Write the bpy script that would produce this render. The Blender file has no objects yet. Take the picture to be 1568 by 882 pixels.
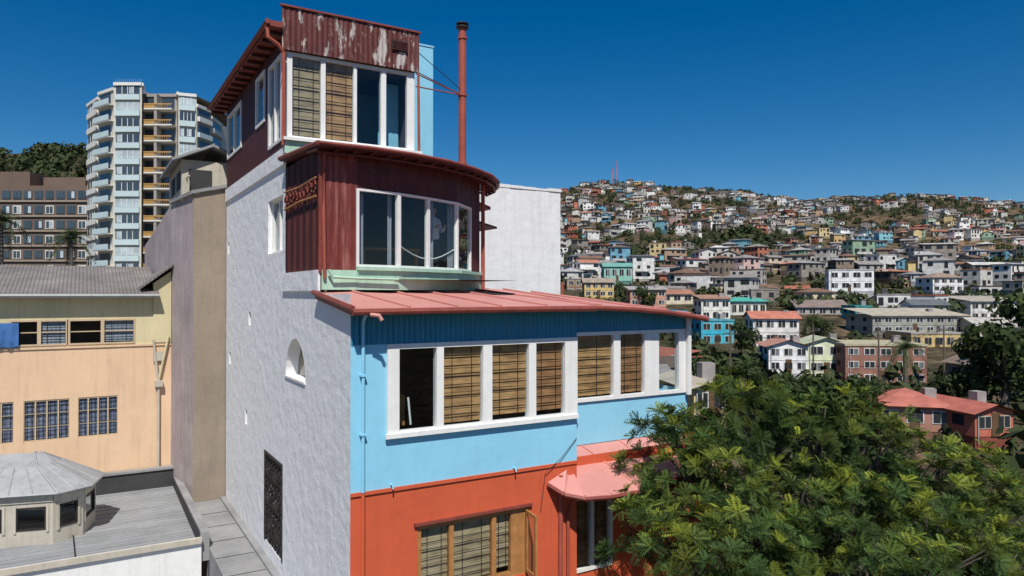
import bpy, math, random, numpy as np
from mathutils import Vector, Matrix, noise
random.seed(7); rng=np.random.default_rng(7)
RZ=14.0                      # camera height above datum
sc=bpy.context.scene
# ------------------------------------------------------------------ materials
def nodes(m):
    m.use_nodes=True; nt=m.node_tree; return nt,nt.nodes,nt.links,nt.nodes['Principled BSDF']
_mc={}
def M(name,col,rough=.7,var=.12,scale=2.,bump=.15,bscale=25.,streak=0.,streakcol=None,peel=None,peelcol=None,corr=None,spec=.3,metal=0.,bdist=.02,dirt=0.,pstretch=(3,3,1)):
    if name in _mc: return _mc[name]
    m=bpy.data.materials.new(name); nt,N,L,P=nodes(m)
    tc=N.new('ShaderNodeTexCoord')
    n1=N.new('ShaderNodeTexNoise'); n1.inputs['Scale'].default_value=scale; n1.inputs['Detail'].default_value=8; n1.inputs['Roughness'].default_value=.65
    L.new(tc.outputs['Object'],n1.inputs['Vector'])
    cr=N.new('ShaderNodeValToRGB'); cr.color_ramp.elements[0].position=.3; cr.color_ramp.elements[1].position=.7
    cr.color_ramp.elements[0].color=tuple(max(0,c*(1-var)) for c in col)+(1,)
    cr.color_ramp.elements[1].color=tuple(min(1,c*(1+var*.7)) for c in col)+(1,)
    L.new(n1.outputs['Fac'],cr.inputs['Fac']); out=cr.outputs['Color']
    def mixc(a,fac,b):
        mx=N.new('ShaderNodeMix'); mx.data_type='RGBA'; L.new(fac,mx.inputs['Factor']); L.new(a,mx.inputs['A'])
        mx.inputs['B'].default_value=tuple(b)+(1,); return mx.outputs['Result']
    def mask(sc3,scale_,lo,hi,mul,det=6):
        mp=N.new('ShaderNodeMapping'); mp.inputs['Scale'].default_value=sc3; L.new(tc.outputs['Object'],mp.inputs['Vector'])
        n=N.new('ShaderNodeTexNoise'); n.inputs['Scale'].default_value=scale_; n.inputs['Detail'].default_value=det; n.inputs['Roughness'].default_value=.7
        L.new(mp.outputs['Vector'],n.inputs['Vector'])
        r=N.new('ShaderNodeMapRange'); r.inputs['From Min'].default_value=lo; r.inputs['From Max'].default_value=hi; r.inputs['To Max'].default_value=mul
        L.new(n.outputs['Fac'],r.inputs['Value']); return r.outputs['Result']
    if streak>0: out=mixc(out,mask((6,6,.5),1.2,.5,.75,streak),streakcol or tuple(c*.45 for c in col))
    if dirt>0: out=mixc(out,mask((1,1,1),.7,.5,.8,dirt),tuple(c*.5 for c in col))
    if peel: out=mixc(out,mask(pstretch,1.6,peel,peel+.05,.85,10),peelcol)
    L.new(out,P.inputs['Base Color']); P.inputs['Roughness'].default_value=rough
    P.inputs['Specular IOR Level'].default_value=spec; P.inputs['Metallic'].default_value=metal
    nb=N.new('ShaderNodeTexNoise'); nb.inputs['Scale'].default_value=bscale; nb.inputs['Detail'].default_value=5
    L.new(tc.outputs['Object'],nb.inputs['Vector'])
    b=N.new('ShaderNodeBump'); b.inputs['Strength'].default_value=bump; b.inputs['Distance'].default_value=bdist
    L.new(nb.outputs['Fac'],b.inputs['Height']); nrm=b.outputs['Normal']
    if corr:
        ax,pitch,st=corr
        w=N.new('ShaderNodeTexWave'); w.bands_direction=ax; w.inputs['Scale'].default_value=.314/pitch; L.new(tc.outputs['Object'],w.inputs['Vector'])
        b2=N.new('ShaderNodeBump'); b2.inputs['Strength'].default_value=st; b2.inputs['Distance'].default_value=.03
        L.new(w.outputs['Fac'],b2.inputs['Height']); L.new(nrm,b2.inputs['Normal']); nrm=b2.outputs['Normal']
    L.new(nrm,P.inputs['Normal']); _mc[name]=m; return m
def attr_mat(name,rough=.8,var=.2,scale=.5,transl=0.,spec=.2):
    m=bpy.data.materials.new(name); nt,N,L,P=nodes(m)
    a=N.new('ShaderNodeAttribute'); a.attribute_name='tint'
    tc=N.new('ShaderNodeTexCoord'); n=N.new('ShaderNodeTexNoise'); n.inputs['Scale'].default_value=scale; n.inputs['Detail'].default_value=6
    L.new(tc.outputs['Object'],n.inputs['Vector'])
    r=N.new('ShaderNodeMapRange'); r.inputs['From Min'].default_value=.3; r.inputs['From Max'].default_value=.7
    r.inputs['To Min'].default_value=1-var; r.inputs['To Max'].default_value=1+var; L.new(n.outputs['Fac'],r.inputs['Value'])
    vm=N.new('ShaderNodeVectorMath'); vm.operation='SCALE'; L.new(a.outputs['Color'],vm.inputs[0]); L.new(r.outputs['Result'],vm.inputs['Scale'])
    L.new(vm.outputs['Vector'],P.inputs['Base Color']); P.inputs['Roughness'].default_value=rough; P.inputs['Specular IOR Level'].default_value=spec
    if transl>0:
        t=N.new('ShaderNodeBsdfTranslucent'); L.new(vm.outputs['Vector'],t.inputs['Color']); ms=N.new('ShaderNodeMixShader'); ms.inputs['Fac'].default_value=transl
        o=N['Material Output']; L.new(P.outputs['BSDF'],ms.inputs[1]); L.new(t.outputs['BSDF'],ms.inputs[2]); L.new(ms.outputs['Shader'],o.inputs['Surface'])
    return m
def glass_mat():
    m=bpy.data.materials.new('window_glass'); nt,N,L,P=nodes(m); o=N['Material Output']
    g=N.new('ShaderNodeBsdfGlossy'); g.inputs['Roughness'].default_value=.015
    t=N.new('ShaderNodeBsdfTransparent'); t.inputs['Color'].default_value=(.84,.9,.92,1)
    lw=N.new('ShaderNodeLayerWeight'); lw.inputs['Blend'].default_value=.5
    pw=N.new('ShaderNodeMath'); pw.operation='POWER'; pw.inputs[1].default_value=3.; L.new(lw.outputs['Facing'],pw.inputs[0])
    ma=N.new('ShaderNodeMath'); ma.operation='MULTIPLY_ADD'; ma.inputs[1].default_value=.6; ma.inputs[2].default_value=.05; L.new(pw.outputs[0],ma.inputs[0])
    tc=N.new('ShaderNodeTexCoord'); nb=N.new('ShaderNodeTexNoise'); nb.inputs['Scale'].default_value=1.5; L.new(tc.outputs['Object'],nb.inputs['Vector'])
    b=N.new('ShaderNodeBump'); b.inputs['Strength'].default_value=.15; b.inputs['Distance'].default_value=.02; L.new(nb.outputs['Fac'],b.inputs['Height']); L.new(b.outputs['Normal'],g.inputs['Normal'])
    ms=N.new('ShaderNodeMixShader'); L.new(ma.outputs[0],ms.inputs['Fac']); L.new(t.outputs['BSDF'],ms.inputs[1]); L.new(g.outputs['BSDF'],ms.inputs[2]); L.new(ms.outputs['Shader'],o.inputs['Surface'])
    return m
def blind_mat(name,c1,c2):
    m=bpy.data.materials.new(name); nt,N,L,P=nodes(m); tc=N.new('ShaderNodeTexCoord')
    mp=N.new('ShaderNodeMapping'); mp.inputs['Scale'].default_value=(1.6,1.6,62); L.new(tc.outputs['Object'],mp.inputs['Vector'])
    n=N.new('ShaderNodeTexNoise'); n.inputs['Scale'].default_value=1.5; n.inputs['Detail'].default_value=2; L.new(mp.outputs['Vector'],n.inputs['Vector'])
    mp2=N.new('ShaderNodeMapping'); mp2.inputs['Scale'].default_value=(2,2,5); L.new(tc.outputs['Object'],mp2.inputs['Vector'])
    n2=N.new('ShaderNodeTexNoise'); n2.inputs['Scale'].default_value=1.4; n2.inputs['Detail'].default_value=3; L.new(mp2.outputs['Vector'],n2.inputs['Vector'])
    ad=N.new('ShaderNodeMath'); ad.operation='ADD'; L.new(n.outputs['Fac'],ad.inputs[0]); L.new(n2.outputs['Fac'],ad.inputs[1])
    cr=N.new('ShaderNodeValToRGB'); cr.color_ramp.elements[0].position=.34; cr.color_ramp.elements[1].position=.62
    dv=N.new('ShaderNodeMath'); dv.operation='MULTIPLY'; dv.inputs[1].default_value=.5; L.new(ad.outputs[0],dv.inputs[0]); L.new(dv.outputs[0],cr.inputs['Fac'])
    cr.color_ramp.elements[0].color=c1+(1,); cr.color_ramp.elements[1].color=c2+(1,)
    L.new(cr.outputs['Color'],P.inputs['Base Color']); P.inputs['Roughness'].default_value=.7
    b=N.new('ShaderNodeBump'); b.inputs['Strength'].default_value=.4; b.inputs['Distance'].default_value=.01; L.new(n.outputs['Fac'],b.inputs['Height']); L.new(b.outputs['Normal'],P.inputs['Normal'])
    return m
white_wall=M('white_stucco',(.79,.80,.81),.85,.05,1.2,.55,3.2,streak=.22,streakcol=(.57,.57,.55),bdist=.06,dirt=.08)
white_rear=M('white_weathered_render',(.76,.765,.77),.9,.06,1.5,.4,4,streak=.45,streakcol=(.5,.49,.46),bdist=.04,dirt=.2,peel=.68,peelcol=(.5,.48,.45),pstretch=(1,1,1))
white_paint=M('white_paint',(.8,.8,.78),.5,.06,6,.1,40,streak=.35,streakcol=(.55,.53,.5))
blue_wall=M('light_blue_plaster',(.27,.61,.80),.75,.06,.8,.3,5,streak=.3,streakcol=(.22,.5,.68),bdist=.02,dirt=.14)
blue_corr=M('blue_corrugated',(.045,.27,.42),.5,.1,2,.1,20,streak=.3)  # deeper blue than the wall: eave shadow put into the colour
orange_wall=M('orange_red_plaster',(.60,.11,.046),.75,.1,.9,.3,6,streak=.4,streakcol=(.42,.085,.045),dirt=.3)
red_dark=M('dark_red_siding',(.085,.022,.02),.55,.3,3,.2,12,streak=.6,streakcol=(.15,.055,.045))
red_dark_corr=M('dark_red_corrugated_side',(.08,.02,.019),.6,.25,3,.2,12,streak=.6,streakcol=(.13,.035,.03),corr=('Y',.09,.8))
red_peel=M('peeling_red_siding',(.11,.028,.024),.6,.3,3,.2,12,streak=.7,streakcol=(.22,.10,.09),peel=.53,peelcol=(.52,.48,.45),pstretch=(3,3,.8))
red_faded=M('faded_red_siding',(.17,.036,.03),.55,.3,2,.2,12,streak=.9,streakcol=(.42,.19,.16))
red_roof=M('red_metal_roof',(.60,.27,.235),.55,.10,1.2,.15,6,streak=.0,dirt=.35)
red_trim=M('red_trim',(.24,.06,.045),.5,.25,4,.15,20,streak=.4)
red_pipe=M('red_pipe_paint',(.36,.09,.06),.45,.2,3,.2,15,streak=.5,streakcol=(.2,.05,.04))
mint=M('mint_green_paint',(.42,.64,.5),.6,.1,3,.1,20,streak=.5,streakcol=(.28,.4,.32))
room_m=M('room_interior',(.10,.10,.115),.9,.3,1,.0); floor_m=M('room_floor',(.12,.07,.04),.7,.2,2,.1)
wood=M('varnished_wood',(.42,.2,.07),.5,.25,5,.2,30,streak=.5,streakcol=(.2,.09,.03))
glass=glass_mat()
blindA=blind_mat('bamboo_blind',(.18,.085,.03),(.56,.31,.125)); blindB=blind_mat('bamboo_blind_dark',(.14,.06,.022),(.44,.205,.08)); blindC=blind_mat('bamboo_blind_pale',(.20,.13,.06),(.46,.35,.21))
curtain=M('curtain_cloth',(.35,.37,.42),.9,.2,4,.5,8,corr=('X',.12,1.)); cloth_blue=M('blue_cloth',(.06,.16,.4),.9,.3,3,.4,6)
iron=M('dark_iron',(.03,.025,.025),.6,.3,8,.2,20)
tan_wall=M('tan_plaster',(.29,.235,.18),.9,.12,1,.4,8,streak=.5,streakcol=(.2,.16,.13),dirt=.4)
mauve_wall=M('mauve_stained_plaster',(.40,.34,.34),.9,.25,.8,.5,6,streak=.8,streakcol=(.2,.17,.17))
peach=M('peach_plaster',(.74,.52,.34),.85,.08,.8,.3,8,streak=.5,streakcol=(.52,.34,.22),dirt=.25)
yellow=M('yellow_plaster',(.62,.55,.34),.85,.1,1,.3,8,streak=.5,streakcol=(.4,.35,.2))
greyroof=M('grey_corrugated_roof',(.24,.22,.205),.7,.3,1,.2,10,dirt=.7,corr=('X',.11,1.)); greyroof2=M('grey_sheet_roof',(.29,.30,.31),.55,.12,.8,.2,10,dirt=.6,corr=('Y',.16,1.))
concrete=M('concrete',(.28,.28,.28),.9,.25,1,.5,10,dirt=.6); darkp=M('dark_fill_and_shade',(.05,.05,.052),.8,.3,1,.3,8)  # last one: dark fill, also paints shade in parapets and vents
cream=M('cream_boards',(.5,.46,.38),.8,.15,2,.3,10,streak=.6,streakcol=(.3,.27,.22))
zinc=M('zinc_sheet',(.33,.34,.35),.5,.2,1,.2,6,streak=.6,dirt=.3)
bark=M('bark',(.12,.1,.085),.9,.3,4,.8,12)
# ------------------------------------------------------------------ mesh builder
class MB:
    def __init__(s): s.v=[];s.f=[];s.m=[];s.mats=[]
    def mi(s,mat):
        if mat not in s.mats: s.mats.append(mat)
        return s.mats.index(mat)
    def poly(s,pts,mat):
        n=len(s.v); s.v.extend([tuple(p) for p in pts]); s.f.append(tuple(range(n,n+len(pts)))); s.m.append(s.mi(mat))
    def hexa(s,c,mat):   # c: 8 corners, 0-3 bottom loop, 4-7 top loop
        for q in ((0,3,2,1),(4,5,6,7),(0,1,5,4),(1,2,6,5),(2,3,7,6),(3,0,4,7)): s.poly([c[i] for i in q],mat)
    def box(s,x0,x1,y0,y1,z0,z1,mat): s.hexa([(x0,y0,z0),(x1,y0,z0),(x1,y1,z0),(x0,y1,z0),(x0,y0,z1),(x1,y0,z1),(x1,y1,z1),(x0,y1,z1)],mat)
    def obox(s,O,U,N,u0,u1,n0,n1,z0,z1,mat):
        f=lambda u,n,z:(O[0]+U[0]*u+N[0]*n,O[1]+U[1]*u+N[1]*n,z)
        s.hexa([f(u0,n0,z0),f(u1,n0,z0),f(u1,n1,z0),f(u0,n1,z0),f(u0,n0,z1),f(u1,n0,z1),f(u1,n1,z1),f(u0,n1,z1)],mat)
    def tube(s,path,r,mat,n=8,cap=True):
        rs=r if isinstance(r,(list,tuple)) else [r]*len(path); P=[Vector(p) for p in path]; rings=[]
        for i,p in enumerate(P):
            d=(P[min(i+1,len(P)-1)]-P[max(i-1,0)]).normalized()
            a=d.cross(Vector((0,0,1))); a=a.normalized() if a.length>1e-3 else Vector((1,0,0)); b=d.cross(a)
            base=len(s.v)
            for k in range(n):
                t=2*math.pi*k/n; s.v.append(tuple(p+(a*math.cos(t)+b*math.sin(t))*rs[i]))
            rings.append(base)
        mi=s.mi(mat)
        for i in range(len(P)-1):
            for k in range(n):
                k2=(k+1)%n; s.f.append((rings[i]+k,rings[i]+k2,rings[i+1]+k2,rings[i+1]+k)); s.m.append(mi)
        if cap:
            s.f.append(tuple(rings[0]+k for k in range(n))); s.m.append(mi); s.f.append(tuple(rings[-1]+k for k in range(n))); s.m.append(mi)
    def build(s,name,parent=None,smooth=False,normals=True):
        me=bpy.data.meshes.new(name); me.from_pydata(s.v,[],s.f)
        for m in s.mats: me.materials.append(m)
        me.polygons.foreach_set('material_index',s.m)
        if smooth: me.polygons.foreach_set('use_smooth',[True]*len(s.f))
        me.update(); ob=bpy.data.objects.new(name,me); sc.collection.objects.link(ob)
        if parent: ob.parent=parent
        return ob
def empty(name,loc=(0,0,0),rz=0):
    e=bpy.data.objects.new(name,None); sc.collection.objects.link(e); e.location=loc; e.rotation_euler=(0,0,rz); e.empty_display_size=.5; return e
def wall(mb,O,U,N,L,z0,z1,ops,depth,mat,rmat=None,skipfill=()):
    xs=sorted({0,L}|{o[0] for o in ops}|{o[1] for o in ops}); zs=sorted({z0,z1}|{o[2] for o in ops}|{o[3] for o in ops})
    f=lambda u,n,z:(O[0]+U[0]*u+N[0]*n,O[1]+U[1]*u+N[1]*n,z)
    for i in range(len(xs)-1):
        for j in range(len(zs)-1):
            cx=(xs[i]+xs[i+1])/2; cz=(zs[j]+zs[j+1])/2
            if any(o[0]<cx<o[1] and o[2]<cz<o[3] for o in ops): continue
            mb.poly([f(xs[i],0,zs[j]),f(xs[i+1],0,zs[j]),f(xs[i+1],0,zs[j+1]),f(xs[i],0,zs[j+1])],mat)
    rm=rmat or mat
    for k,(a,b,c,d) in enumerate(ops):
        if k in skipfill: continue
        mb.poly([f(a,0,c),f(b,0,c),f(b,depth,c),f(a,depth,c)],rm); mb.poly([f(a,0,d),f(b,0,d),f(b,depth,d),f(a,depth,d)],rm)
        mb.poly([f(a,0,c),f(a,depth,c),f(a,depth,d),f(a,0,d)],rm); mb.poly([f(b,0,c),f(b,depth,c),f(b,depth,d),f(b,0,d)],rm)
def window(mb,O,U,N,z0,z1,edges,fm,fw=.05,n0=-.02,n1=.08,tb=.06,content=None,gz=.05,u_in=0):
    ou,panes=edges; prev=ou[0]
    f=lambda u,n,z:(O[0]+U[0]*u+N[0]*n,O[1]+U[1]*u+N[1]*n,z)
    for (a,b) in panes:
        mb.obox(O,U,N,prev,a,n0,n1,z0,z1,fm)
        mb.obox(O,U,N,a,b,n0,n1,z0,z0+tb,fm); mb.obox(O,U,N,a,b,n0,n1,z1-tb,z1,fm); prev=b
    mb.obox(O,U,N,prev,ou[1],n0,n1,z0,z1,fm)
    for k,(a,b) in enumerate(panes):
        mb.poly([f(a,gz,z0+tb),f(b,gz,z0+tb),f(b,gz,z1-tb),f(a,gz,z1-tb)],glass)
        c=content[k] if content else None
        if c is None: continue
        mat,frac=c; zb=z1-tb-(z1-z0-2*tb)*frac
        nseg=28; zz=[zb+(z1-tb-zb)*i/nseg for i in range(nseg+1)]
        for i in range(nseg):
            e=.012*math.sin(i*1.7)+.008*math.sin(i*.9)
            mb.poly([f(a+.01,gz+.04+e,zz[i]),f(b-.01,gz+.04+e,zz[i]),f(b-.01,gz+.052+e,zz[i+1]+.002),f(a+.01,gz+.052+e,zz[i+1]+.002)],mat)
        for q in (.25,.75):
            uu=a+(b-a)*q; mb.obox(O,U,N,uu-.006,uu+.006,gz+.012,gz+.018,zb,z1-tb,iron)
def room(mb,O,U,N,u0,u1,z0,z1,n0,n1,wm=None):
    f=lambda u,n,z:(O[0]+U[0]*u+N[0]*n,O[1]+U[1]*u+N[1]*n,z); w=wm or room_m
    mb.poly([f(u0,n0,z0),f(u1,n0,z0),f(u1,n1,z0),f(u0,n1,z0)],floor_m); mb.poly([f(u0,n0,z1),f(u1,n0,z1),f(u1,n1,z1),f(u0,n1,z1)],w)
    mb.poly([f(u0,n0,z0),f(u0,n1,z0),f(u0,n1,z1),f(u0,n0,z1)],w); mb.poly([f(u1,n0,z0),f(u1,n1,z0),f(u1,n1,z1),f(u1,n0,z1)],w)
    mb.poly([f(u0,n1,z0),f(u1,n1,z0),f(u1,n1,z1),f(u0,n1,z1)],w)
def corrug(mb,path,z0,z1,pitch,amp,mat):
    g0=z0 if callable(z0) else (lambda a:z0); g1=z1 if callable(z1) else (lambda a:z1)
    pts=[];acc=0
    for i in range(len(path)-1):
        a=Vector(path[i]); b=Vector(path[i+1]); L=(b-a).length; d=(b-a)/L; n=Vector((d.y,-d.x)); k=max(1,int(L/(pitch/4)))
        for j in range(k+(1 if i==len(path)-2 else 0)):
            u=L*j/k; o=amp*math.sin(2*math.pi*(acc+u)/pitch); p=a+d*u+n*o; pts.append((p.x,p.y,acc+u))
        acc+=L
    base=len(mb.v); mi=mb.mi(mat)
    for (x,y,u) in pts: mb.v.append((x,y,g0(u))); mb.v.append((x,y,g1(u)))
    for i in range(len(pts)-1):
        mb.f.append((base+2*i,base+2*i+2,base+2*i+3,base+2*i+1)); mb.m.append(mi)
# ------------------------------------------------------------------ main house
CX,CY=-2.72,12.0; ROT=math.atan2(.515,.857)
house=empty('hillside_tower_house',(CX,CY,0),ROT)
X=(1,0);Y=(0,1);BOT=-13.5
# --- side wall (plane s=0)
w=MB(); SO=(0,0)
ops=[(2.85,4.5,-1.8,-.95),(4.8,6.3,.97,2.25),(4.75,6.6,-6.05,-3.85),(8.4,8.7,-.85,-.5),(11.75,12.0,1.25,1.6),(11.45,11.75,-2.15,-1.8),(8.85,9.15,-3.6,-3.2)]
wall(w,SO,Y,X,12.2,BOT,0.0,[o for o in ops if o[3]<0],.28,white_wall)
wall(w,(0,1.8),Y,X,10.4,0.0,.46,[],.28,white_wall)
wall(w,(0,4.54),Y,X,7.66,.46,3.3,[(o[0]-4.54,o[1]-4.54,o[2],o[3]) for o in ops if o[3]>0 and o[2]>.4],.28,white_wall)
cx=3.675; R=.825; z0=-1.8
for i in range(16):
    a0=math.pi*i/16; a1=math.pi*(i+1)/16
    p0=(0,cx+R*math.cos(a0),z0+.85*math.sin(a0)); p1=(0,cx+R*math.cos(a1),z0+.85*math.sin(a1))
    w.poly([p0,p1,(0,p1[1],-.95),(0,p0[1],-.95)],white_wall)
    w.poly([p0,p1,(.28,p1[1],p1[2]),(.28,p0[1],p0[2])],white_wall)
w.box(-.05,.0,1.8,4.7,.06,.46,white_wall)       # ledge under the red bay
w.box(-.05,-.002,4.45,12.2,2.9,3.28,white_wall)   # white band under top storey
w.box(-.03,.0,2.85,4.5,-1.84,-1.80,white_paint)
w.build('side_wall',house)
g=MB()
lit_interior=M('arch_lit_interior',(.5,.33,.16),.6,.3,2,.1)  # flat panel coloured as the brown-lit interior and reflection in the glass
g.poly([(.27,2.8,-1.85),(.27,4.55,-1.85),(.27,4.55,-.9),(.27,2.8,-.9)],glass); g.poly([(.30,2.8,-1.85),(.30,4.55,-1.85),(.30,4.55,-.9),(.30,2.8,-.9)],lit_interior)
g.box(.22,.26,3.65,3.7,-1.8,-.96,white_paint)
window(g,(0,4.8),Y,X,.97,2.25,((0,1.5),[(.1,.7),(.8,1.4)]),white_paint,n0=.1,n1=.2,gz=.15,content=[(curtain,1),None]); 
for (t,z) in ((8.55,-.67),(11.87,1.43),(11.6,-1.97),(9.0,-3.4)): g.poly([(.26,t-.2,z-.25),(.26,t+.2,z-.25),(.26,t+.2,z+.25),(.26,t-.2,z+.25)],darkp)  # dark sheets paint the shadow inside the vent holes
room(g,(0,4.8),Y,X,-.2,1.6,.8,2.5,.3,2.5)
g.build('side_windows',house)
g=MB(); g.poly([(.27,4.7,-6.1),(.27,6.7,-6.1),(.27,6.7,-3.8),(.27,4.7,-3.8)],darkp)
g.box(-.02,.05,4.75,4.82,-6.05,-3.85,iron); g.box(-.02,.05,6.53,6.6,-6.05,-3.85,iron); g.box(-.018,.05,4.82,6.53,-3.92,-3.85,iron)
for i in range(12):
    t=4.95+i*.13; pth=[(.02+.03*math.sin(k*1.1),t+.05*math.sin(k*.9+i),-6.05+k*.11) for k in range(20)]; g.tube(pth,.018,iron,5)
for j in range(9):
    for i in range(6):
        c=(5.0+i*.28,-5.85+j*.23); g.tube([(.0,c[0]+.1*math.cos(a),c[1]+.1*math.sin(a)) for a in [k*.7 for k in range(9)]],.014,iron,4)
g.build('iron_grille',house)
# --- blue front floor
w=MB()
wall(w,(0,0),X,Y,4.7,-3.38,-1.0+.13,[(.64,4.687,-2.48,-.87)],.2,blue_wall)
wall(w,(4.7,0),Y,(-1,0),1.35,BOT,-.3,[],.1,blue_wall)
wall(w,(4.7,1.35),X,Y,4.4,-3.42,-.87,[(.2,4.36,-2.45,-.87)],.2,blue_wall)
w.build('blue_floor_wall',house)
w=MB(); corrug(w,[(0,0.0),(4.7,0.0)],-.87,-.2,.1,.02,blue_corr)
corrug(w,[(4.7,1.35),(9.1,1.35)],-.87,lambda a:-.22-.045*a,.1,.02,blue_corr)
w.build('blue_corrugated_fascia',house)
w=MB()
window(w,(0,0),X,Y,-2.48,-.872,((.64,4.687),[(.86,1.57),(1.712,2.519),(2.715,3.529),(3.695,4.38)]),white_paint,n0=-.05,n1=.1,tb=.09,gz=.02,content=[None,(blindA,.97),(blindA,.93),(blindB,.93)])
w.box(.6,4.69,-.09,-.052,-2.5,-2.42,white_paint)
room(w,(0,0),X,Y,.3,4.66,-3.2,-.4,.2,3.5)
w.box(.95,1.35,.9,1.3,-2.48,-1.9,wood); w.tube([(1.3,.5,-2.4),(1.25,.5,-1.9)],.02,white_paint,6)
w.build('front_windows',house)
w=MB()
window(w,(4.7,1.35),X,Y,-2.45,-.872,((.2,4.36),[(.26,2.02),(2.22,2.965),(3.42,4.08)]),white_paint,n0=-.05,n1=.1,tb=.08,gz=.02,content=[(blindA,.97),(blindB,.97),None])
room(w,(4.7,1.35),X,Y,.02,3.3,-3.2,-.4,.2,3)
w.box(9.0,9.1,1.2,1.28,-2.5,-.6,white_paint); 
w.box(9.02,9.1,2.6,2.7,-2.45,-.9,white_paint); w.box(9.02,9.1,1.46,2.6,-2.45,-2.37,white_paint); w.box(9.02,9.1,1.46,2.6,-.98,-.9,white_paint)
w.box(8.0,9.1,1.46,5.,-3.42,-2.45,blue_wall); w.box(8.0,9.1,2.7,5.,-2.449,-.6,blue_wall)
w.build('right_bay_windows',house)
# --- orange ground floor
w=MB()
wall(w,(0,-.0),X,Y,4.7,BOT,-3.38,[(1.227,3.53,-5.4,-4.11)],.25,orange_wall)
wall(w,(4.7,.55),X,Y,4.4,BOT,-3.45,[(.25,1.35,-5.9,-4.3)],.2,orange_wall)
w.box(-.0,4.7,-.03,-.001,-3.42,-3.36,orange_wall)
w.build('orange_floor_wall',house)
w=MB()
window(w,(0,0),X,Y,-5.4,-4.11,((1.227,3.53),[(1.30,1.86),(1.95,2.75),(2.84,3.16)]),wood,n0=.02,n1=.14,tb=.08,gz=.06,content=[(blindC,.97),(blindC,.97),(blindC,.9)])
w.box(1.15,3.6,-.06,-.0,-4.1,-4.05,red_trim)
cO=(3.5,-.03); ca=math.radians(-68); cu=(-math.cos(ca)*.35,-.94); 
L=math.hypot(*cu); cu=(cu[0]/L,cu[1]/L); cn=(cu[1],-cu[0])
w.obox(cO,cu,cn,0,.06,0,.04,-5.35,-4.16,wood); w.obox(cO,cu,cn,.4,.46,0,.04,-5.35,-4.16,wood); w.obox(cO,cu,cn,.06,.4,0,.04,-5.35,-5.28,wood); w.obox(cO,cu,cn,.06,.4,0,.04,-4.22,-4.16,wood)
f=lambda u,z:(cO[0]+cu[0]*u+cn[0]*.02,cO[1]+cu[1]*u+cn[1]*.02,z); w.poly([f(.06,-5.28),f(.4,-5.28),f(.4,-4.22),f(.06,-4.22)],glass)
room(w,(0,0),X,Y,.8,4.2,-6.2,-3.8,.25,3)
window(w,(4.7,.55),X,Y,-5.9,-4.3,((.25,1.35),[(.33,.76),(.84,1.27)]),white_paint,n0=-.03,n1=.08,tb=.08,gz=.02,content=[(blindB,.97),(blindB,.97)])
room(w,(4.7,.55),X,Y,.1,1.6,-6.2,-4.0,.2,2)
w.build('ground_floor_windows',house)
# --- canopy (curved standing seam)
up=lambda p,h:(p[0],p[1],p[2]+h)
w=MB()
ev=[(3.98,-.03,-3.70),(4.15,-.35,-3.85),(4.5,-.56,-3.93),(5.1,-.64,-3.96),(5.9,-.6,-3.97),(6.9,-.35,-3.97),(7.9,.05,-3.96),(8.8,.5,-3.94)]
bk=[(4.45,-.005,-3.52),(4.7,.25,-3.5),(4.72,.7,-3.47),(4.72,1.34,-3.44),(5.8,1.34,-3.43),(6.9,1.34,-3.43),(7.9,1.34,-3.43),(8.9,1.34,-3.43)]
for i in range(7):
    a,b,c,d=ev[i],ev[i+1],bk[i+1],bk[i]
    w.hexa([up(a,-.05),up(b,-.05),up(c,-.05),up(d,-.05),a,b,c,d],red_roof)
    w.tube([up(b,.01),up(c,.015)],.018,red_roof,5)
    w.tube([up(a,-.05),up(b,-.05)],.045,red_trim,6)
w.build('curved_canopy',house)
# --- main low roof, eave steps back over the right bay
w=MB()
ev=[(-.1,-.42,-.24),(.9,-.42,-.235),(1.8,-.42,-.23),(2.7,-.42,-.23),(3.7,-.42,-.23),(4.85,-.42,-.23),(4.95,.82,-.24),(6.0,.86,-.26),(7.0,.88,-.30),(8.,.9,-.38),(8.8,.94,-.48),(9.45,1.0,-.58)]
bk=[(-.1,1.9,.03),(.6,1.95,.06),(1.6,2.6,.08),(2.4,3.0,.1),(3.2,3.4,.14),(4.2,4.6,.17),(4.9,5.,.17),(5.9,5.,.12),(6.8,5.,.05),(7.7,5.,-.05),(8.5,5.,-.2),(9.4,5.,-.35)]
for i in range(len(ev)-1):
    a,b,c,d=ev[i],ev[i+1],bk[i+1],bk[i]
    w.hexa([up(a,-.04),up(b,-.04),up(c,-.04),up(d,-.04),a,b,c,d],red_roof)
    w.tube([up(b,.015),up(c,.02)],.022,red_roof,5)
    w.tube([up(a,-.06),up(b,-.06)],.055,red_trim,8)
w.tube([up(ev[0],.0),up(bk[0],.0)],.05,red_trim,6)
w.hexa([(-.1,-.42,-.36),(-.06,-.42,-.36),(-.06,1.8,-.09),(-.1,1.8,-.09),(-.1,-.42,-.26),(-.06,-.42,-.26),(-.06,1.8,.0),(-.1,1.8,.0)],red_trim)
w.build('red_metal_roof',house)
w=MB()
w.tube([(.18,-.45,-.34),(.32,-.5,-.36),(.36,-.52,-.44)],.035,red_roof,8)
w.tube([(.16,-.38,-.3),(.2,-.12,-.42),(.2,-.06,-.5),(.2,-.06,-3.36)],.03,blue_wall,8)
w.tube([(.2,-.06,-3.38),(.2,-.06,-9)],.035,orange_wall,8)
for z in (-1.4,-2.4): w.box(.15,.25,-.1,-.0,z,z+.03,blue_wall)
for (u,z) in ((.72,-3.3),(3.2,-3.32)): w.tube([(u,-.0,z),(u,-.1,z),(u,-.11,z-.06)],.015,blue_wall,6)
w.tube([(4.28,-.04,-3.6),(4.25,-.06,-9)],.05,red_pipe,8); w.tube([(4.55,-.3,-3.95),(4.45,-.05,-4.4),(4.45,-.05,-9)],.035,red_pipe,8)
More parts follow.
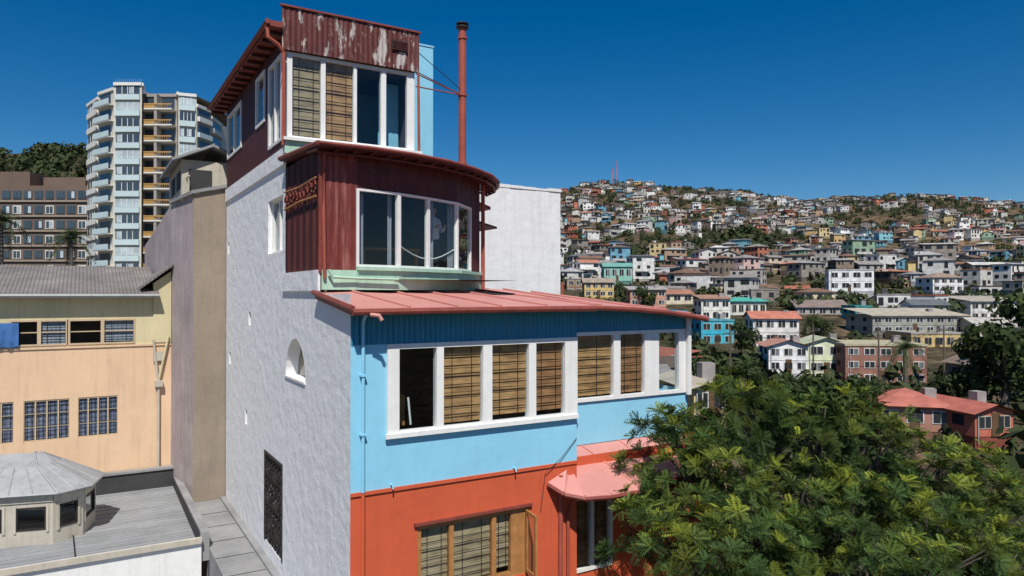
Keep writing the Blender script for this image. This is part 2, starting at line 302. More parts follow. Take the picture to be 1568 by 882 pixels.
w.tube([(4.68,-.03,-2.9),(4.3,-.05,-3.25),(3.9,-.06,-3.5),(3.8,-.05,-4.2)],.008,iron,4)
w.build('downpipes_and_cables',house)
# --- red bay (curved window storey)
mp=[(0,1.8),(.7,1.8),(1.66,1.99),(2.46,2.31),(3.38,2.75),(4.1,3.48),(4.6,3.95),(4.85,5.0),(4.9,7.9)]
w=MB(); corrug(w,mp[:2],.46,2.75,.14,.007,red_faded); corrug(w,mp[1:7],2.07,2.85,.12,.004,red_dark)
for i in (6,7):
    a,b=mp[i],mp[i+1]; w.poly([(a[0],a[1],0),(b[0],b[1],0),(b[0],b[1],2.85),(a[0],a[1],2.85)],mint)
corrug(w,[(0,4.54),(0,1.8)],.46,2.8,.11,.009,red_dark_corr)
w.tube([(0,1.8,.4),(0,1.8,2.8)],.04,red_trim,6)
w.tube([(.05,1.72,2.7),(.04,1.72,1.6),(.06,1.72,.3)],.035,red_pipe,8); w.tube([(4.65,3.86,-.1),(4.65,3.86,2.7)],.05,red_pipe,8)
w.build('bay_siding',house)
w=MB()
for i in range(1,6):
    a,b=Vector(mp[i]),Vector(mp[i+1]); L=(b-a).length; U=tuple((b-a)/L); N=(-U[1],U[0])
    if i<5:
        window(w,tuple(a),U,N,.535,2.068,((-.03 if i>1 else 0,L+.03),[(.05 if i>1 else .06,L-.03)]),white_paint,n0=-.02,n1=.07,tb=.045,gz=.02)
    else: w.obox(tuple(a),U,N,0,L,0,.05,.5,2.07,red_dark)
    w.obox(tuple(a),U,N,0,L,-.04,.05,.08,.46,mint)
    w.obox(tuple(a),U,N,0,L,-.1,.05,.463,.53,mint)
w.box(.02,.7,1.76,1.82,.08,.46,mint)
w.tube([(.12,1.66,.46),(.2,1.66,.32),(.7,1.68,.3),(1.6,1.85,.29)],.03,mint,6)
w.build('bay_windows_and_sill',house)
w=MB()
w.poly([(.05,1.9,.3),(4.5,1.9,.3),(4.5,5,.3),(.05,5,.3)],floor_m); w.poly([(.05,4.5,.3),(4.6,4.5,.3),(4.6,4.5,2.8),(.05,4.5,2.8)],room_m); w.poly([(.06,1.85,.3),(.06,4.5,.3),(.06,4.5,2.8),(.06,1.85,2.8)],room_m)
for (a,b,t) in ((.78,.95,2.05),(1.5,1.62,2.2),(1.75,1.88,2.3),(2.62,2.8,2.72),(3.3,3.45,3.1)):
    corrug(w,[(a,t),(b,t+.05)],.5,2.25,.07,.02,curtain)
w.tube([(1.7+.2*k,2.07+.085*k,1.0-.25*math.sin(k/8*math.pi)) for k in range(9)],.012,white_paint,4)
w.box(1.2,2.6,3.0,3.7,.95,1.0,wood); w.box(1.25,1.32,3.05,3.12,.3,.95,wood); w.box(2.48,2.55,3.05,3.12,.3,.95,wood)
w.build('bay_interior',house)
w=MB()
for i in range(9):
    t=4.3-i*.28; pts=[(-.05,t+.11*math.cos(a)*(1-.05*a),2.02+.07*math.sin(i)+.13*math.sin(a)) for a in [k*.6 for k in range(10)]]; w.tube(pts,.018,red_trim,5)
w.tube([(-.05,4.45,1.86),(-.05,3.2,1.9),(-.05,1.95,1.88)],.022,wood,5); w.tube([(-.05,4.45,2.25),(-.05,3.2,2.2),(-.05,1.95,2.24)],.02,wood,5)
w.build('iron_name_sign',house)
w=MB()
e2=[(-.14,1.42),(.8,1.4),(1.75,1.55),(2.7,1.85),(3.6,2.35),(4.4,2.98),(5.0,3.7),(5.45,4.5),(5.6,5.3)]
b2=[(-.14,4.5),(.6,4.5),(1.2,4.5),(1.8,4.5),(2.4,4.5),(3.0,4.5),(3.6,4.8),(4.2,5.1),(4.6,5.5)]
for i in range(8):
    a,b,c,d=e2[i],e2[i+1],b2[i+1],b2[i]; zE=2.80; zB=3.02
    w.hexa([a+(zE-.06,),b+(zE-.06,),c+(zB-.08,),d+(zB-.08,),a+(zE,),b+(zE,),c+(zB,),d+(zB,)],red_dark)
    w.tube([a+(zE,),b+(zE,)],.04,red_trim,6)
    w.tube([(a[0]*.94+d[0]*.06,a[1]*.94+d[1]*.06,zE-.13),(b[0]*.94+c[0]*.06,b[1]*.94+c[1]*.06,zE-.13)],.025,red_dark,6)
for i in range(22):
    f_=i/21*7.99; k=int(f_); q=f_-k; ex=e2[k][0]*(1-q)+e2[k+1][0]*q; ey=e2[k][1]*(1-q)+e2[k+1][1]*q; bx=b2[k][0]*(1-q)+b2[k+1][0]*q; by=b2[k][1]*(1-q)+b2[k+1][1]*q
    w.tube([(ex*.97+bx*.03,ey*.97+by*.03,2.70),(ex*.75+bx*.25,ey*.75+by*.25,2.75)],.03,red_dark,4)
w.tube([(-.14,1.42,2.8),(-.14,4.5,3.0)],.05,red_trim,6)
w.build('bay_roof',house)
# --- top tower
w=MB(); O=(0,4.54)
wall(w,O,X,Y,3.1,3.12,5.45,[(0.02,3.08,3.48,5.42)],.1,white_paint)
w.box(-.06,3.16,4.36,4.535,3.12,3.4,mint); w.box(-.1,3.2,4.28,4.535,3.403,3.47,white_paint)
window(w,O,X,Y,3.482,5.418,((.02,3.08),[(.13,.777),(.883,1.545),(1.625,2.22),(2.35,2.89)]),white_paint,n0=-.04,n1=.08,tb=.07,gz=.02,content=[(blindC,.98),(blindA,.98),None,None])
w.build('tower_front_windows',house)
w=MB()
corrug(w,[(-.12,4.40),(3.16,4.40)],5.43,6.38,.12,.008,red_peel); w.box(-.16,3.2,4.36,4.44,6.38,6.42,red_trim); w.box(-.10,3.14,4.42,4.52,5.44,6.37,red_dark)
w.box(2.45,2.85,4.36,4.385,5.85,6.1,iron)
for k in range(5): w.box(2.47,2.83,4.34,4.36,5.87+k*.045,5.89+k*.045,red_dark)
w.build('tower_fascia_board',house)
w=MB()
wall(w,O,Y,X,7.66,3.3,5.95,[(.3,1.7,3.5,5.5),(2.1,3.2,4.3,5.6),(5.2,7.5,4.2,5.55)],.08,red_dark_corr)
for (a,b,c,d,p) in ((.3,1.7,3.5,5.5,[(.42,.95),(1.05,1.58)]),(2.1,3.2,4.3,5.6,[(2.2,3.1)]),(5.2,7.5,4.2,5.55,[(5.3,6.3),(6.4,7.4)])):
    window(w,O,Y,X,c+.002,d-.002,((a+.002,b-.002),p),white_paint,n0=-.03,n1=.06,tb=.07,gz=.02,content=[(curtain,1)]+[None]*(len(p)-1))
w.build('tower_side_wall',house)
w=MB(); room(w,O,X,Y,.12,3.05,3.4,5.44,.25,3.2); w.box(2.45,2.98,5.3,5.35,3.5,5.3,blue_wall); w.box(1.55,2.35,6.2,6.6,3.4,3.85,wood); w.build('tower_room',house)
w=MB()
w.hexa([(-.4,4.46,5.86),(3.08,4.53,5.86),(3.2,12.9,5.86),(-.4,12.9,5.86),(-.4,4.46,5.98),(3.08,4.53,6.05),(3.2,12.9,6.05),(-.4,12.9,5.98)],red_trim)
w.tube([(-.45,4.3,5.95),(-.45,12.9,5.95)],.06,red_trim,6)
w.box(-.4,-.13,4.3,4.455,5.86,5.98,red_trim)
for k in range(15): w.box(-.38,0,4.6+k*.58,4.66+k*.58,5.78,5.86,red_dark)
w.tube([(-.45,4.4,5.9),(-.42,4.38,5.62),(-.2,4.4,5.5),(-.08,4.42,5.35),(-.08,4.42,3.3)],.045,red_pipe,8)
w.tube([(3.14,4.4,5.4),(3.16,4.4,3.5),(3.22,4.35,3.35)],.035,red_pipe,8)
wall(w,(3.1,4.54),Y,X,7.66,2.5,5.95,[],.1,red_dark); wall(w,(0,12.2),X,Y,3.1,-2,5.95,[],.1,tan_wall)
w.box(.0,.02,12.2,12.25,BOT,3,white_wall)
w.build('tower_roof_and_gutters',house)
# --- blue upper shaft, white rear block, chimney
w=MB(); w.box(2.4,4.73,7.,9.5,-1,7.08,blue_wall); w.box(2.38,4.75,6.98,9.52,7.081,7.13,blue_wall); w.build('blue_stair_shaft',house)
w=MB()
wall(w,(4.9,8),X,Y,4.98,BOT,3.42,[],.1,white_rear); wall(w,(9.88,8),Y,X,5,BOT,3.42,[],.1,white_rear); w.poly([(4.9,8,3.3),(9.88,8,3.3),(9.88,13,3.3),(4.9,13,3.3)],concrete); wall(w,(4.9,13),X,Y,4.98,BOT,3.42,[],.1,white_rear); wall(w,(4.9,8),Y,X,5,BOT,3.42,[],.1,white_rear)
for k in range(10): w.box(4.88+k*.502,4.88+(k+1)*.502-.004,7.97+.006*(k%3),8.12,3.421,3.49+.012*((k*7)%4),white_rear)
w.box(4.9,5.35,6.2,7.99,0,2.95,mint); w.hexa([(4.8,4.9,2.45),(5.45,4.9,2.25),(5.45,7.9,2.25),(4.8,7.9,2.45),(4.8,4.9,2.53),(5.45,4.9,2.33),(5.45,7.9,2.33),(4.8,7.9,2.53)],red_trim)
w.hexa([(4.8,4.9,1.95),(5.65,4.9,1.75),(5.65,7.9,1.75),(4.8,7.9,1.95),(4.8,4.9,2.0),(5.65,4.9,1.8),(5.65,7.9,1.8),(4.8,7.9,2.0)],red_dark)
w.tube([(9.9,7.9,.4),(9.9,7.9,-.5)],.05,red_pipe,8)
w.build('white_rear_block',house)
w=MB(); cp=(4.91,5.5)
w.tube([cp+(0,),cp+(7.2,)],.105,red_pipe,16)
for z in (3.5,5.35,6.9): w.tube([cp+(z,),cp+(z+.06,)],.13,red_pipe,16)
w.tube([cp+(7.2,),cp+(7.24,)],.17,iron,16); w.tube([cp+(7.3,),cp+(7.33,)],.17,iron,16)
for a in range(4): w.tube([(cp[0]+.1*math.cos(a*1.57),cp[1]+.1*math.sin(a*1.57),7.2),(cp[0]+.1*math.cos(a*1.57),cp[1]+.1*math.sin(a*1.57),7.32)],.012,iron,4)
w.tube([(3.12,4.5,5.42),cp+(5.38,)],.018,red_pipe,5); w.tube([(3.12,4.5,5.1),cp+(5.38,)],.018,red_pipe,5); w.tube([(3.12,5.4,5.9),cp+(5.38,)],.012,iron,5); w.tube([(3.2,4.6,6.),cp+(5.5,)],.01,iron,5)
w.build('chimney_flue',house,)
w=MB(); w.poly([(0.0,1.3,.0),(0.0,12.2,.0),(9,12.2,.0),(9,5.0,.0),(4.7,5.0,0)],darkp); w.poly([(4.7,4.9,BOT),(9.1,4.9,BOT),(9.1,4.9,-.3),(4.7,4.9,-.3)],blue_wall); w.poly([(9.1,.55,BOT),(9.1,5,BOT),(9.1,5,-3.42),(9.1,.55,-3.42)],orange_wall); w.poly([(0,12.2,BOT),(9,12.2,BOT),(9,12.2,0),(0,12.2,0)],tan_wall); w.build('floor_slabs',house)
# ------------------------------------------------------------------ people behind the glass
def person(loc,face,pose,shirt):
    skin=M('skin',(.42,.24,.16),.6,.05,4,.02); hair=M('dark_hair',(.02,.014,.01),.6,.2,9,.4,60); trousers=M('dark_trousers',(.04,.045,.06),.9,.2,4,.2)
    e=empty('person',loc,face)
    st=pose=='stand'; hz=.92 if st else .48
    V=[(0,0,hz),(0,.0,hz+.22),(0,.01,hz+.42),(0,.0,hz+.53),(0,-.01,hz+.60),(0,-.02,hz+.70),(0,-.01,hz+.78)]
    Rr=[.13,.12,.14,.06,.055,.085,.06]; E=[(0,1),(1,2),(2,3),(3,4),(4,5),(5,6)]; parts=[]
    for sg in (-1,1):
        b=len(V); arm=[(sg*.18,0,hz+.46),(sg*.23,-.05,hz+.20),(sg*.14,-.24,hz+.26),(sg*.10,-.31,hz+.32)] if st else [(sg*.18,0,hz+.46),(sg*.22,-.06,hz+.2),(sg*.14,-.26,hz+.14),(sg*.11,-.34,hz+.14)]
        V+=arm; Rr+=[.06,.045,.032,.035]; E+=[(2,b),(b,b+1),(b+1,b+2),(b+2,b+3)]
        b=len(V); leg=[(sg*.1,0,hz-.06),(sg*.11,-.02,.48),(sg*.11,.02,.08),(sg*.12,-.12,.04)] if st else [(sg*.1,-.05,hz-.02),(sg*.12,-.42,hz),(sg*.12,-.42,.08),(sg*.13,-.56,.04)]
        V+=leg; Rr+=[.09,.06,.045,.04]; E+=[(0,b),(b,b+1),(b+1,b+2),(b+2,b+3)]
    me=bpy.data.meshes.new('figure'); me.from_pydata(V,E,[]); ob=bpy.data.objects.new('figure',me); sc.collection.objects.link(ob); ob.parent=e
    try:
        md=ob.modifiers.new('Skin','SKIN'); 
        for i,r in enumerate(Rr): me.skin_vertices[0].data[i].radius=(r,r)
        me.skin_vertices[0].data[0].use_root=True
        sb=ob.modifiers.new('Sub','SUBSURF'); sb.levels=2; sb.render_levels=2
        dg=bpy.context.evaluated_depsgraph_get(); m2=bpy.data.meshes.new_from_object(ob.evaluated_get(dg)); ob.modifiers.clear(); ob.data=m2
        m2.materials.clear()
        for m in (shirt,skin,trousers): m2.materials.append(m)
        for p in m2.polygons:
            c=p.center; p.use_smooth=True
            p.material_index=1 if (c.z>hz+.53 or c.y<-.27 and c.z>hz+.05) else (2 if c.z<hz+.03 else 0)
    except Exception as ex: print('skin',ex)
    w=MB()
    for i in range(7):
        for j in range(10):
            f=lambda a,b:(.098*math.sin(a)*math.cos(b),.01+.105*math.sin(a)*math.sin(b),hz+.73+.1*math.cos(a))
            a0,a1=i*.22,(i+1)*.22; b0,b1=j*.628,(j+1)*.628; w.poly([f(a0,b0),f(a1,b0),f(a1,b1),f(a0,b1)],hair)
    w.build('hair',e,True)
    w=MB(); w.tube([(0,-.1,hz+.71),(0,-.125,hz+.68)],[.008,.014],skin,5)
    for sg in(-1,1): w.tube([(sg*.032,-.095,hz+.715),(sg*.032,-.105,hz+.715)],.01,hair,6); w.tube([(sg*.088,-.01,hz+.71),(sg*.1,0,hz+.70)],.02,skin,6)
    for sg in (-1,1):
        hb=(sg*.10,-.31,hz+.32) if st else (sg*.11,-.34,hz+.14)
        for q in range(4): w.tube([(hb[0]+(q-1.5)*.018,hb[1]-.01,hb[2]),(hb[0]+(q-1.5)*.02,hb[1]-.05,hb[2]+.01),(hb[0]+(q-1.5)*.02,hb[1]-.075+.005*abs(q-1.5),hb[2]-.01)],[.009,.008,.006],skin,5)
        w.tube([(hb[0]-sg*.02,hb[1]+.01,hb[2]),(hb[0]-sg*.045,hb[1]-.03,hb[2]+.01)],[.01,.007],skin,5)
    w.build('face_and_hands',e,True)
    return e
def HL(s,t,z): return (CX+.857*s-.515*t,CY+.515*s+.857*t,z)
person(HL(2.95,3.15,.3),ROT+.3,'stand',M('white_shirt',(.6,.6,.6),.9,.1,3,.3))
person(HL(1.85,6.1,3.4),ROT,'sit',M('dark_shirt',(.06,.07,.1),.9,.1,3,.3))
# ------------------------------------------------------------------ rear tan annex
ann=empty('tan_rear_annex',(CX,CY,0),ROT)
w=MB()
w.poly([(0,12.3,BOT),(-.95,12.3,BOT),(-.95,12.3,3.1),(0,12.3,3.35)],tan_wall); w.poly([(-.95,12.3,BOT),(-1.36,14.5,BOT),(-1.36,14.5,3.0),(-.95,12.3,3.1)],mauve_wall)
w.poly([(-1.36,14.5,BOT),(-1.8,20,BOT),(-1.8,20,1.9),(-1.36,14.5,3.0)],mauve_wall); w.poly([(-.95,12.3,3.1),(-1.36,14.5,3.0),(-1.8,20,1.9),(1,20,2.5),(1,12.3,3.3),(0,12.3,3.35)],concrete)
w.hexa([(-1.02,12.2,3.1),(.0,12.2,3.36),(.0,12.4,3.36),(-1.02,12.4,3.1),(-1.02,12.2,3.2),(.0,12.2,3.46),(.0,12.4,3.46),(-1.02,12.4,3.2)],concrete)
w.hexa([(-1.05,12.3,3.08),(-.93,12.3,3.1),(-1.3,14.5,3.0),(-1.44,14.5,3.0),(-1.05,12.3,3.2),(-.93,12.3,3.2),(-1.3,14.5,3.1),(-1.44,14.5,3.1)],concrete)
w.build('annex_walls',ann)
w=MB()
w.box(-1.2,.2,13.2,17,3.0,4.3,cream); w.hexa([(-1.5,12.9,4.2),(-.3,12.9,4.75),(-.3,17.3,4.75),(-1.5,17.3,4.2),(-1.5,12.9,4.28),(-.3,12.9,4.83),(-.3,17.3,4.83),(-1.5,17.3,4.28)],zinc)
w.hexa([(-.3,12.9,4.75),(1,12.9,4.2),(1,17.3,4.2),(-.3,17.3,4.75),(-.3,12.9,4.83),(1,12.9,4.28),(1,17.3,4.28),(-.3,17.3,4.83)],zinc)
w.box(-1.21,-1.2,13.5,14.6,3.4,4.0,darkp); w.box(-1.21,-1.2,15,16.2,3.4,4.0,darkp); w.box(-1.0,-.3,13.18,13.2,3.3,4.0,darkp)
for t in (12.7,13.5,14.3,15.1): w.tube([(-1.05,t,3.1),(-1.05,t,3.7)],.03,cream,6)
w.tube([(-1.05,12.6,3.7),(-1.05,15.2,3.7)],.03,cream,6)
w.build('roof_shed',ann)
# ------------------------------------------------------------------ neighbour yellow / peach house
nb=empty('peach_neighbour_house',(CX,CY,0),ROT)
O=(-15,14.5); o=lambda s:s+15
w=MB(); LW=15-1.36
wall(w,O,X,Y,LW,BOT,-1.68,[(o(-5.41),o(-4.23),-4.52,-3.26),(o(-4.0),o(-2.91),-4.52,-3.26),(o(-6.9),o(-5.66),-4.52,-3.26),(o(-8.6),o(-7.3),-4.52,-3.26),(o(-11),o(-9.6),-4.52,-3.26)],.12,peach)
wall(w,O,X,Y,LW,-1.66,-.1,[(o(-5.78),o(-2.43),-1.60,-.80),(o(-10.5),o(-7),-1.6,-.8)],.12,yellow)
w.box(-15,-1.36,14.46,14.5,-1.7,-1.64,peach)
w.box(-15,-1.9,14.46,14.5,-6.3,-6.0,tan_wall)
w.build('walls',nb)
w=MB()
frame_p=M('beige_window_frame',(.55,.42,.28),.6)
plaid=M('patterned_curtain',(.22,.24,.34),.9,.5,5,.4,12,corr=('X',.1,1.))
for (a,b) in ((-5.41,-4.23),(-4.0,-2.91),(-6.9,-5.66),(-8.6,-7.3)):
    n=4; wd=(b-a)/n; window(w,O,X,Y,-4.518,-3.262,((o(a)+.002,o(b)-.002),[(o(a)+wd*i+.02,o(a)+wd*(i+1)-.02) for i in range(n)]),frame_p,n0=.02,n1=.08,tb=.04,gz=.04,content=[(plaid,.98)]*n)
    for q in (.33,.66):
        w.obox(O,X,Y,o(a)+.02,o(b)-.02,.045,.06,-4.5+1.22*q,-4.5+1.22*q+.025,frame_p)
for (a,b) in ((-5.78,-4.3),(-4.28,-2.43)):
    n=2; wd=(b-a)/n; cc=[None,(curtain,1)] if a<-5 else [None,(curtain,.95)]
    window(w,O,X,Y,-1.598,-.802,((o(a)+.002,o(b)-.002),[(o(a)+wd*i+.06,o(a)+wd*(i+1)-.04) for i in range(n)]),frame_p,n0=-.03,n1=.06,tb=.05,gz=.02,content=cc)
    w.obox(O,X,Y,o(a)+.06,o(b)-.05,.0,.03,-1.2,-1.17,frame_p)
room(w,O,X,Y,o(-10.5),o(-2.2),-1.66,-.3,.15,2.5); room(w,O,X,Y,o(-11.5),o(-2.4),-5,-3,.15,2.5)
for k in range(8): w.hexa([(-6.5+k*.12,14.38+.03*(k%2),-1.62+.02*(k%3)),(-6.38+k*.12,14.38+.03*((k+1)%2),-1.62+.02*((k+1)%3)),(-6.38+k*.12,14.42,-1.62),(-6.5+k*.12,14.42,-1.62),(-6.5+k*.12,14.38,-.88),(-6.38+k*.12,14.38,-.88),(-6.38+k*.12,14.42,-.88),(-6.5+k*.12,14.42,-.88)],cloth_blue)
w.build('windows',nb)
w=MB()
w.hexa([(-15,14.15,-.05),(-1.75,14.15,-.05),(-1.75,18.2,.92),(-15,18.2,.92),(-15,14.15,.03),(-1.75,14.15,.03),(-1.75,18.2,1.0),(-15,18.2,1.0)],greyroof)
w.tube([(-15,14.12,-.06),(-1.75,14.12,-.06)],.07,zinc,6)
w.hexa([(-1.9,14.45,-1.6),(-1.37,14.45,-1.6),(-1.37,18,-1.6),(-1.9,18,-1.6),(-1.9,14.45,.35),(-1.37,14.45,.75),(-1.37,18,.9),(-1.9,18,.6)],yellow)
w.hexa([(-2.3,14.2,.15),(-1.3,14.2,.95),(-1.3,18,.95),(-2.3,18,.15),(-2.3,14.2,.23),(-1.3,14.2,1.03),(-1.3,18,1.03),(-2.3,18,.23)],greyroof)
w.tube([(-1.45,14.4,-1.4),(-1.75,14.4,-2.9)],.04,yellow,6); w.tube([(-1.9,14.4,-1.5),(-1.75,14.4,-2.9)],.04,cream,6); w.box(-1.85,-1.62,14.3,14.49,-3.05,-2.85,cream); w.tube([(-1.74,14.4,-3),(-1.74,14.4,-6)],.045,cream,6)
w.box(-1.9,-1.6,14.4,14.455,-2.2,-1.9,cream)
w.build('roof_and_pipes',nb)
# ------------------------------------------------------------------ low flat-roofed building with lantern
fr=empty('flat_roof_building',(CX,CY,0),ROT)
w=MB()
w.poly([(-13,7.9,-6.42),(-1.2,7.9,-6.42),(-1.2,14.4,-6.32),(-13,14.4,-6.32)],greyroof2)
w.box(-1.3,-1.1,7.8,14.4,-6.75,-6.02,concrete); w.box(-1.32,-1.3,7.95,14.3,-6.4,-6.06,darkp)  # thin dark strip paints the shadow along the inner parapet face
w.box(-13,-1.3,7.7,7.9,-7.25,-6.16,white_paint); w.box(-13,-1.3,7.62,7.695,-6.24,-6.1,cream)
w.box(-4.6,-1.3,14.2,14.4,-6.4,-5.75,darkp); w.box(-4.6,-1.1,14.15,14.45,-5.749,-5.68,concrete)  # dark back parapet has its inside shadow put into the colour
wall(w,(-13,7.85),X,Y,11.9,BOT,-7.2,[],.1,concrete); wall(w,(-1.12,7.8),Y,X,6.6,BOT,-6.7,[],.1,concrete)
for k in range(16): w.box(-13,-1.33,8.2+k*.38,8.23+k*.38,-6.418+k*.0058,-6.395+k*.0058,zinc)
w.tube([(-4,8.2,-6.36),(-4.1,11,-6.31),(-5.5,12.5,-6.28)],.015,iron,5)
w.build('roof_and_parapets',fr)
w=MB(); w.box(-1.1,-.002,2,12.28,-6.7,-6.45,concrete); w.box(-.16,-.003,3,12.28,-6.449,-6.38,concrete); w.box(-1.1,-.002,-4,12.28,BOT,-6.72,concrete)
for k in range(7): w.box(-1.09,-.17,3.0+k*1.3,3.02+k*1.3,-6.449,-6.44,darkp)
w.box(-4.5,-1.15,4,7.6,-8.2,-7.9,concrete); w.box(-4.4,-4.2,4.2,4.4,-8,-7,cream); w.tube([(-4.3,4.3,-7),(-1.2,4.3,-7)],.05,cream,6)
w.build('side_ledge',fr)
lan=empty('hipped_roof_lantern',(-13.1,19.0,0),.28)
w=MB(); pp=[(a*.82,b*.85) for a,b in [(-2.2,-1.3),(1.35,-1.3),(2.0,-.65),(2.0,.7),(1.4,1.3),(-2.2,1.3),(-2.8,.7),(-2.8,-.7)]]; n=8
for k in range(n):
    p=Vector(pp[k]); q=Vector(pp[(k+1)%n]); L=(q-p).length; U=tuple((q-p)/L); N=(-U[1],U[0])
    nw=3 if L>2.5 else 1; cw=L/nw; op=[(cw*j+.15,cw*(j+1)-.15,-6.0,-5.42) for j in range(nw)]
    wall(w,tuple(p),U,N,L,-6.42,-5.08,op,.06,cream)
    for (a,b,c,d) in op:
        window(w,tuple(p),U,N,c+.001,d-.001,((a,b),[(a+.04,b-.04)]),iron,n0=-.02,n1=.04,tb=.04,gz=.02)
        w.obox(tuple(p),U,N,a-.06,a,-.03,-.001,-6.06,-5.36,cream); w.obox(tuple(p),U,N,b,b+.06,-.03,-.001,-6.06,-5.36,cream)
    w.obox(tuple(p),U,N,0,L,-.035,-.001,-5.3,-5.1,cream)
    sc1=lambda v,s,z:(v[0]*s-.0*(1-s),v[1]*s,z)
    e0=sc1(p,1.13,-5.08); e1=sc1(q,1.13,-5.08); m0=sc1(p,.52,-4.5); m1=sc1(q,.52,-4.5); t0=(p[0]*.3,0,-4.25); t1=(q[0]*.3,0,-4.25)
    w.poly([e0,e1,m1,m0],zinc); w.poly([m0,m1,t1,t0] if abs(p[0]-q[0])>.01 else [m0,m1,t0],zinc); w.tube([e0,m0,up(t0,.01)],.03,zinc,5); w.tube([e0,e1],.035,zinc,5)
    for j in range(1,nw*2):
        mm=tuple(e0[i]+(e1[i]-e0[i])*j/(nw*2) for i in range(3)); mn=tuple(m0[i]+(m1[i]-m0[i])*j/(nw*2) for i in range(3)); w.tube([mm,mn],.018,zinc,4)
w.poly([(p_[0]*.8,p_[1]*.8,-6.2) for p_ in pp],darkp); w.poly([(p_[0]*.8,p_[1]*.8,-5.2) for p_ in pp],darkp)
w.build('lantern_body',lan)
# ------------------------------------------------------------------ terrain
uk=[-900,-400,0,130,400,600,800,860,890,945,1010,1140,1200,1230,1300,1380,1450,1568,2000,2600]
vk=[255,226,222,242,285,302,298,293,281,275,283,292,303,309,300,298,303,316,330,330]
fy=[0,20,40,60,92,118,150,200,250]; fz=[-13.4,-13.4,-13.,-12.2,-11.8,-8.6,-4.4,.2,5.]
gx=[0,.3,.7,1.]; gy=[0,.2,.62,1.]
ly=[0,20,60,100,130,200,350]; lz=[-13.4,-13.3,-6,0.5,3.5,18,0]
def terr(x,y):
    r=math.hypot(x,y); az=math.atan2(x,y); azc=max(-.95,min(.95,az)); u=784+1090*math.tan(azc); Yd=r*math.cos(azc)
    vr=np.interp(u,uk,vk); zr=(450-vr)/1090*750.; zl=(450-vr)/1090*350.
    if Yd<=250: a=float(np.interp(Yd,fy,fz))
    elif Yd<=750: a=5+(zr-5)*float(np.interp((Yd-250)/500,gx,gy))
    else: a=zr-(Yd-750)*.12
    if Yd<=200: b=float(np.interp(Yd,ly,lz))
    elif Yd<=350: b=18+(zl-18)*(Yd-200)/150
    else: b=zl-(Yd-350)*.1
    t=max(0,min(1,(u-320)/380)); t=t*t*(3-2*t); z=b*(1-t)+a*t
    back=max(0,min(1,(abs(az)-1.0)/1.2)); z=z*(1-back)+(-13.4)*back if Yd>60 else z
    amp=max(0,min(1,(r-150)/250))
    z+=amp*(12*noise.noise(Vector((x/110,y/110,0)))+4*noise.noise(Vector((x/35,y/35,3))))*(0.35 if 680<Yd<900 else 1)
    return z
rr=[0,4,8,13,19,26,34,44,56,70,86,104,124,146,170,196,224,254]+list(range(280,900,18))+[950,1050,1200,1500,2000,3000,5000,9000]
azs=[math.radians(a) for a in np.concatenate([np.arange(-180,-46,6),np.arange(-45,46,.75),np.arange(48,180,6)])]
vs=[(0,0,-13.4)];fs=[]
for r in rr[1:]:
    for a in azs:
        x=r*math.sin(a);y=r*math.cos(a); z=terr(x,y) if r<=1500 else -40-(r-1500)*.01
        vs.append((x,y,z))
n=len(azs)
for j in range(n): fs.append((0,1+j,1+(j+1)%n))
for i in range(len(rr)-2):
    for j in range(n):
        a=1+i*n+j;b=1+i*n+(j+1)%n; fs.append((a,a+n,b+n,b))
me=bpy.data.meshes.new('ground'); me.from_pydata(vs,[],fs); me.polygons.foreach_set('use_smooth',[True]*len(fs)); ground=bpy.data.objects.new('ground',me); sc.collection.objects.link(ground)
gm=bpy.data.materials.new('dry_hillside'); nt,N,L,P=nodes(gm); tc=N.new('ShaderNodeTexCoord')
n1=N.new('ShaderNodeTexNoise'); n1.inputs['Scale'].default_value=.018; n1.inputs['Detail'].default_value=12; n1.inputs['Roughness'].default_value=.7; L.new(tc.outputs['Object'],n1.inputs['Vector'])
cr=N.new('ShaderNodeValToRGB'); e=cr.color_ramp.elements; e[0].position=.38; e[0].color=(.032,.04,.02,1); e[1].position=.66; e[1].color=(.24,.15,.095,1); x=e.new(.52); x.color=(.10,.078,.048,1)
L.new(n1.outputs['Fac'],cr.inputs['Fac'])
n2=N.new('ShaderNodeTexNoise'); n2.inputs['Scale'].default_value=.4; n2.inputs['Detail'].default_value=8; L.new(tc.outputs['Object'],n2.inputs['Vector'])
mr=N.new('ShaderNodeMapRange'); mr.inputs['From Min'].default_value=.35; mr.inputs['From Max'].default_value=.65; mr.inputs['To Min'].default_value=.4; mr.inputs['To Max'].default_value=1.4; L.new(n2.outputs['Fac'],mr.inputs['Value'])
vm=N.new('ShaderNodeVectorMath'); vm.operation='SCALE'; L.new(cr.outputs['Color'],vm.inputs[0]); L.new(mr.outputs['Result'],vm.inputs['Scale']); L.new(vm.outputs['Vector'],P.inputs['Base Color']); P.inputs['Roughness'].default_value=.95; P.inputs['Specular IOR Level'].default_value=.1
bm_=N.new('ShaderNodeBump'); bm_.inputs['Distance'].default_value=1.5; L.new(n2.outputs['Fac'],bm_.inputs['Height']); L.new(bm_.outputs['Normal'],P.inputs['Normal'])
me.materials.append(gm)
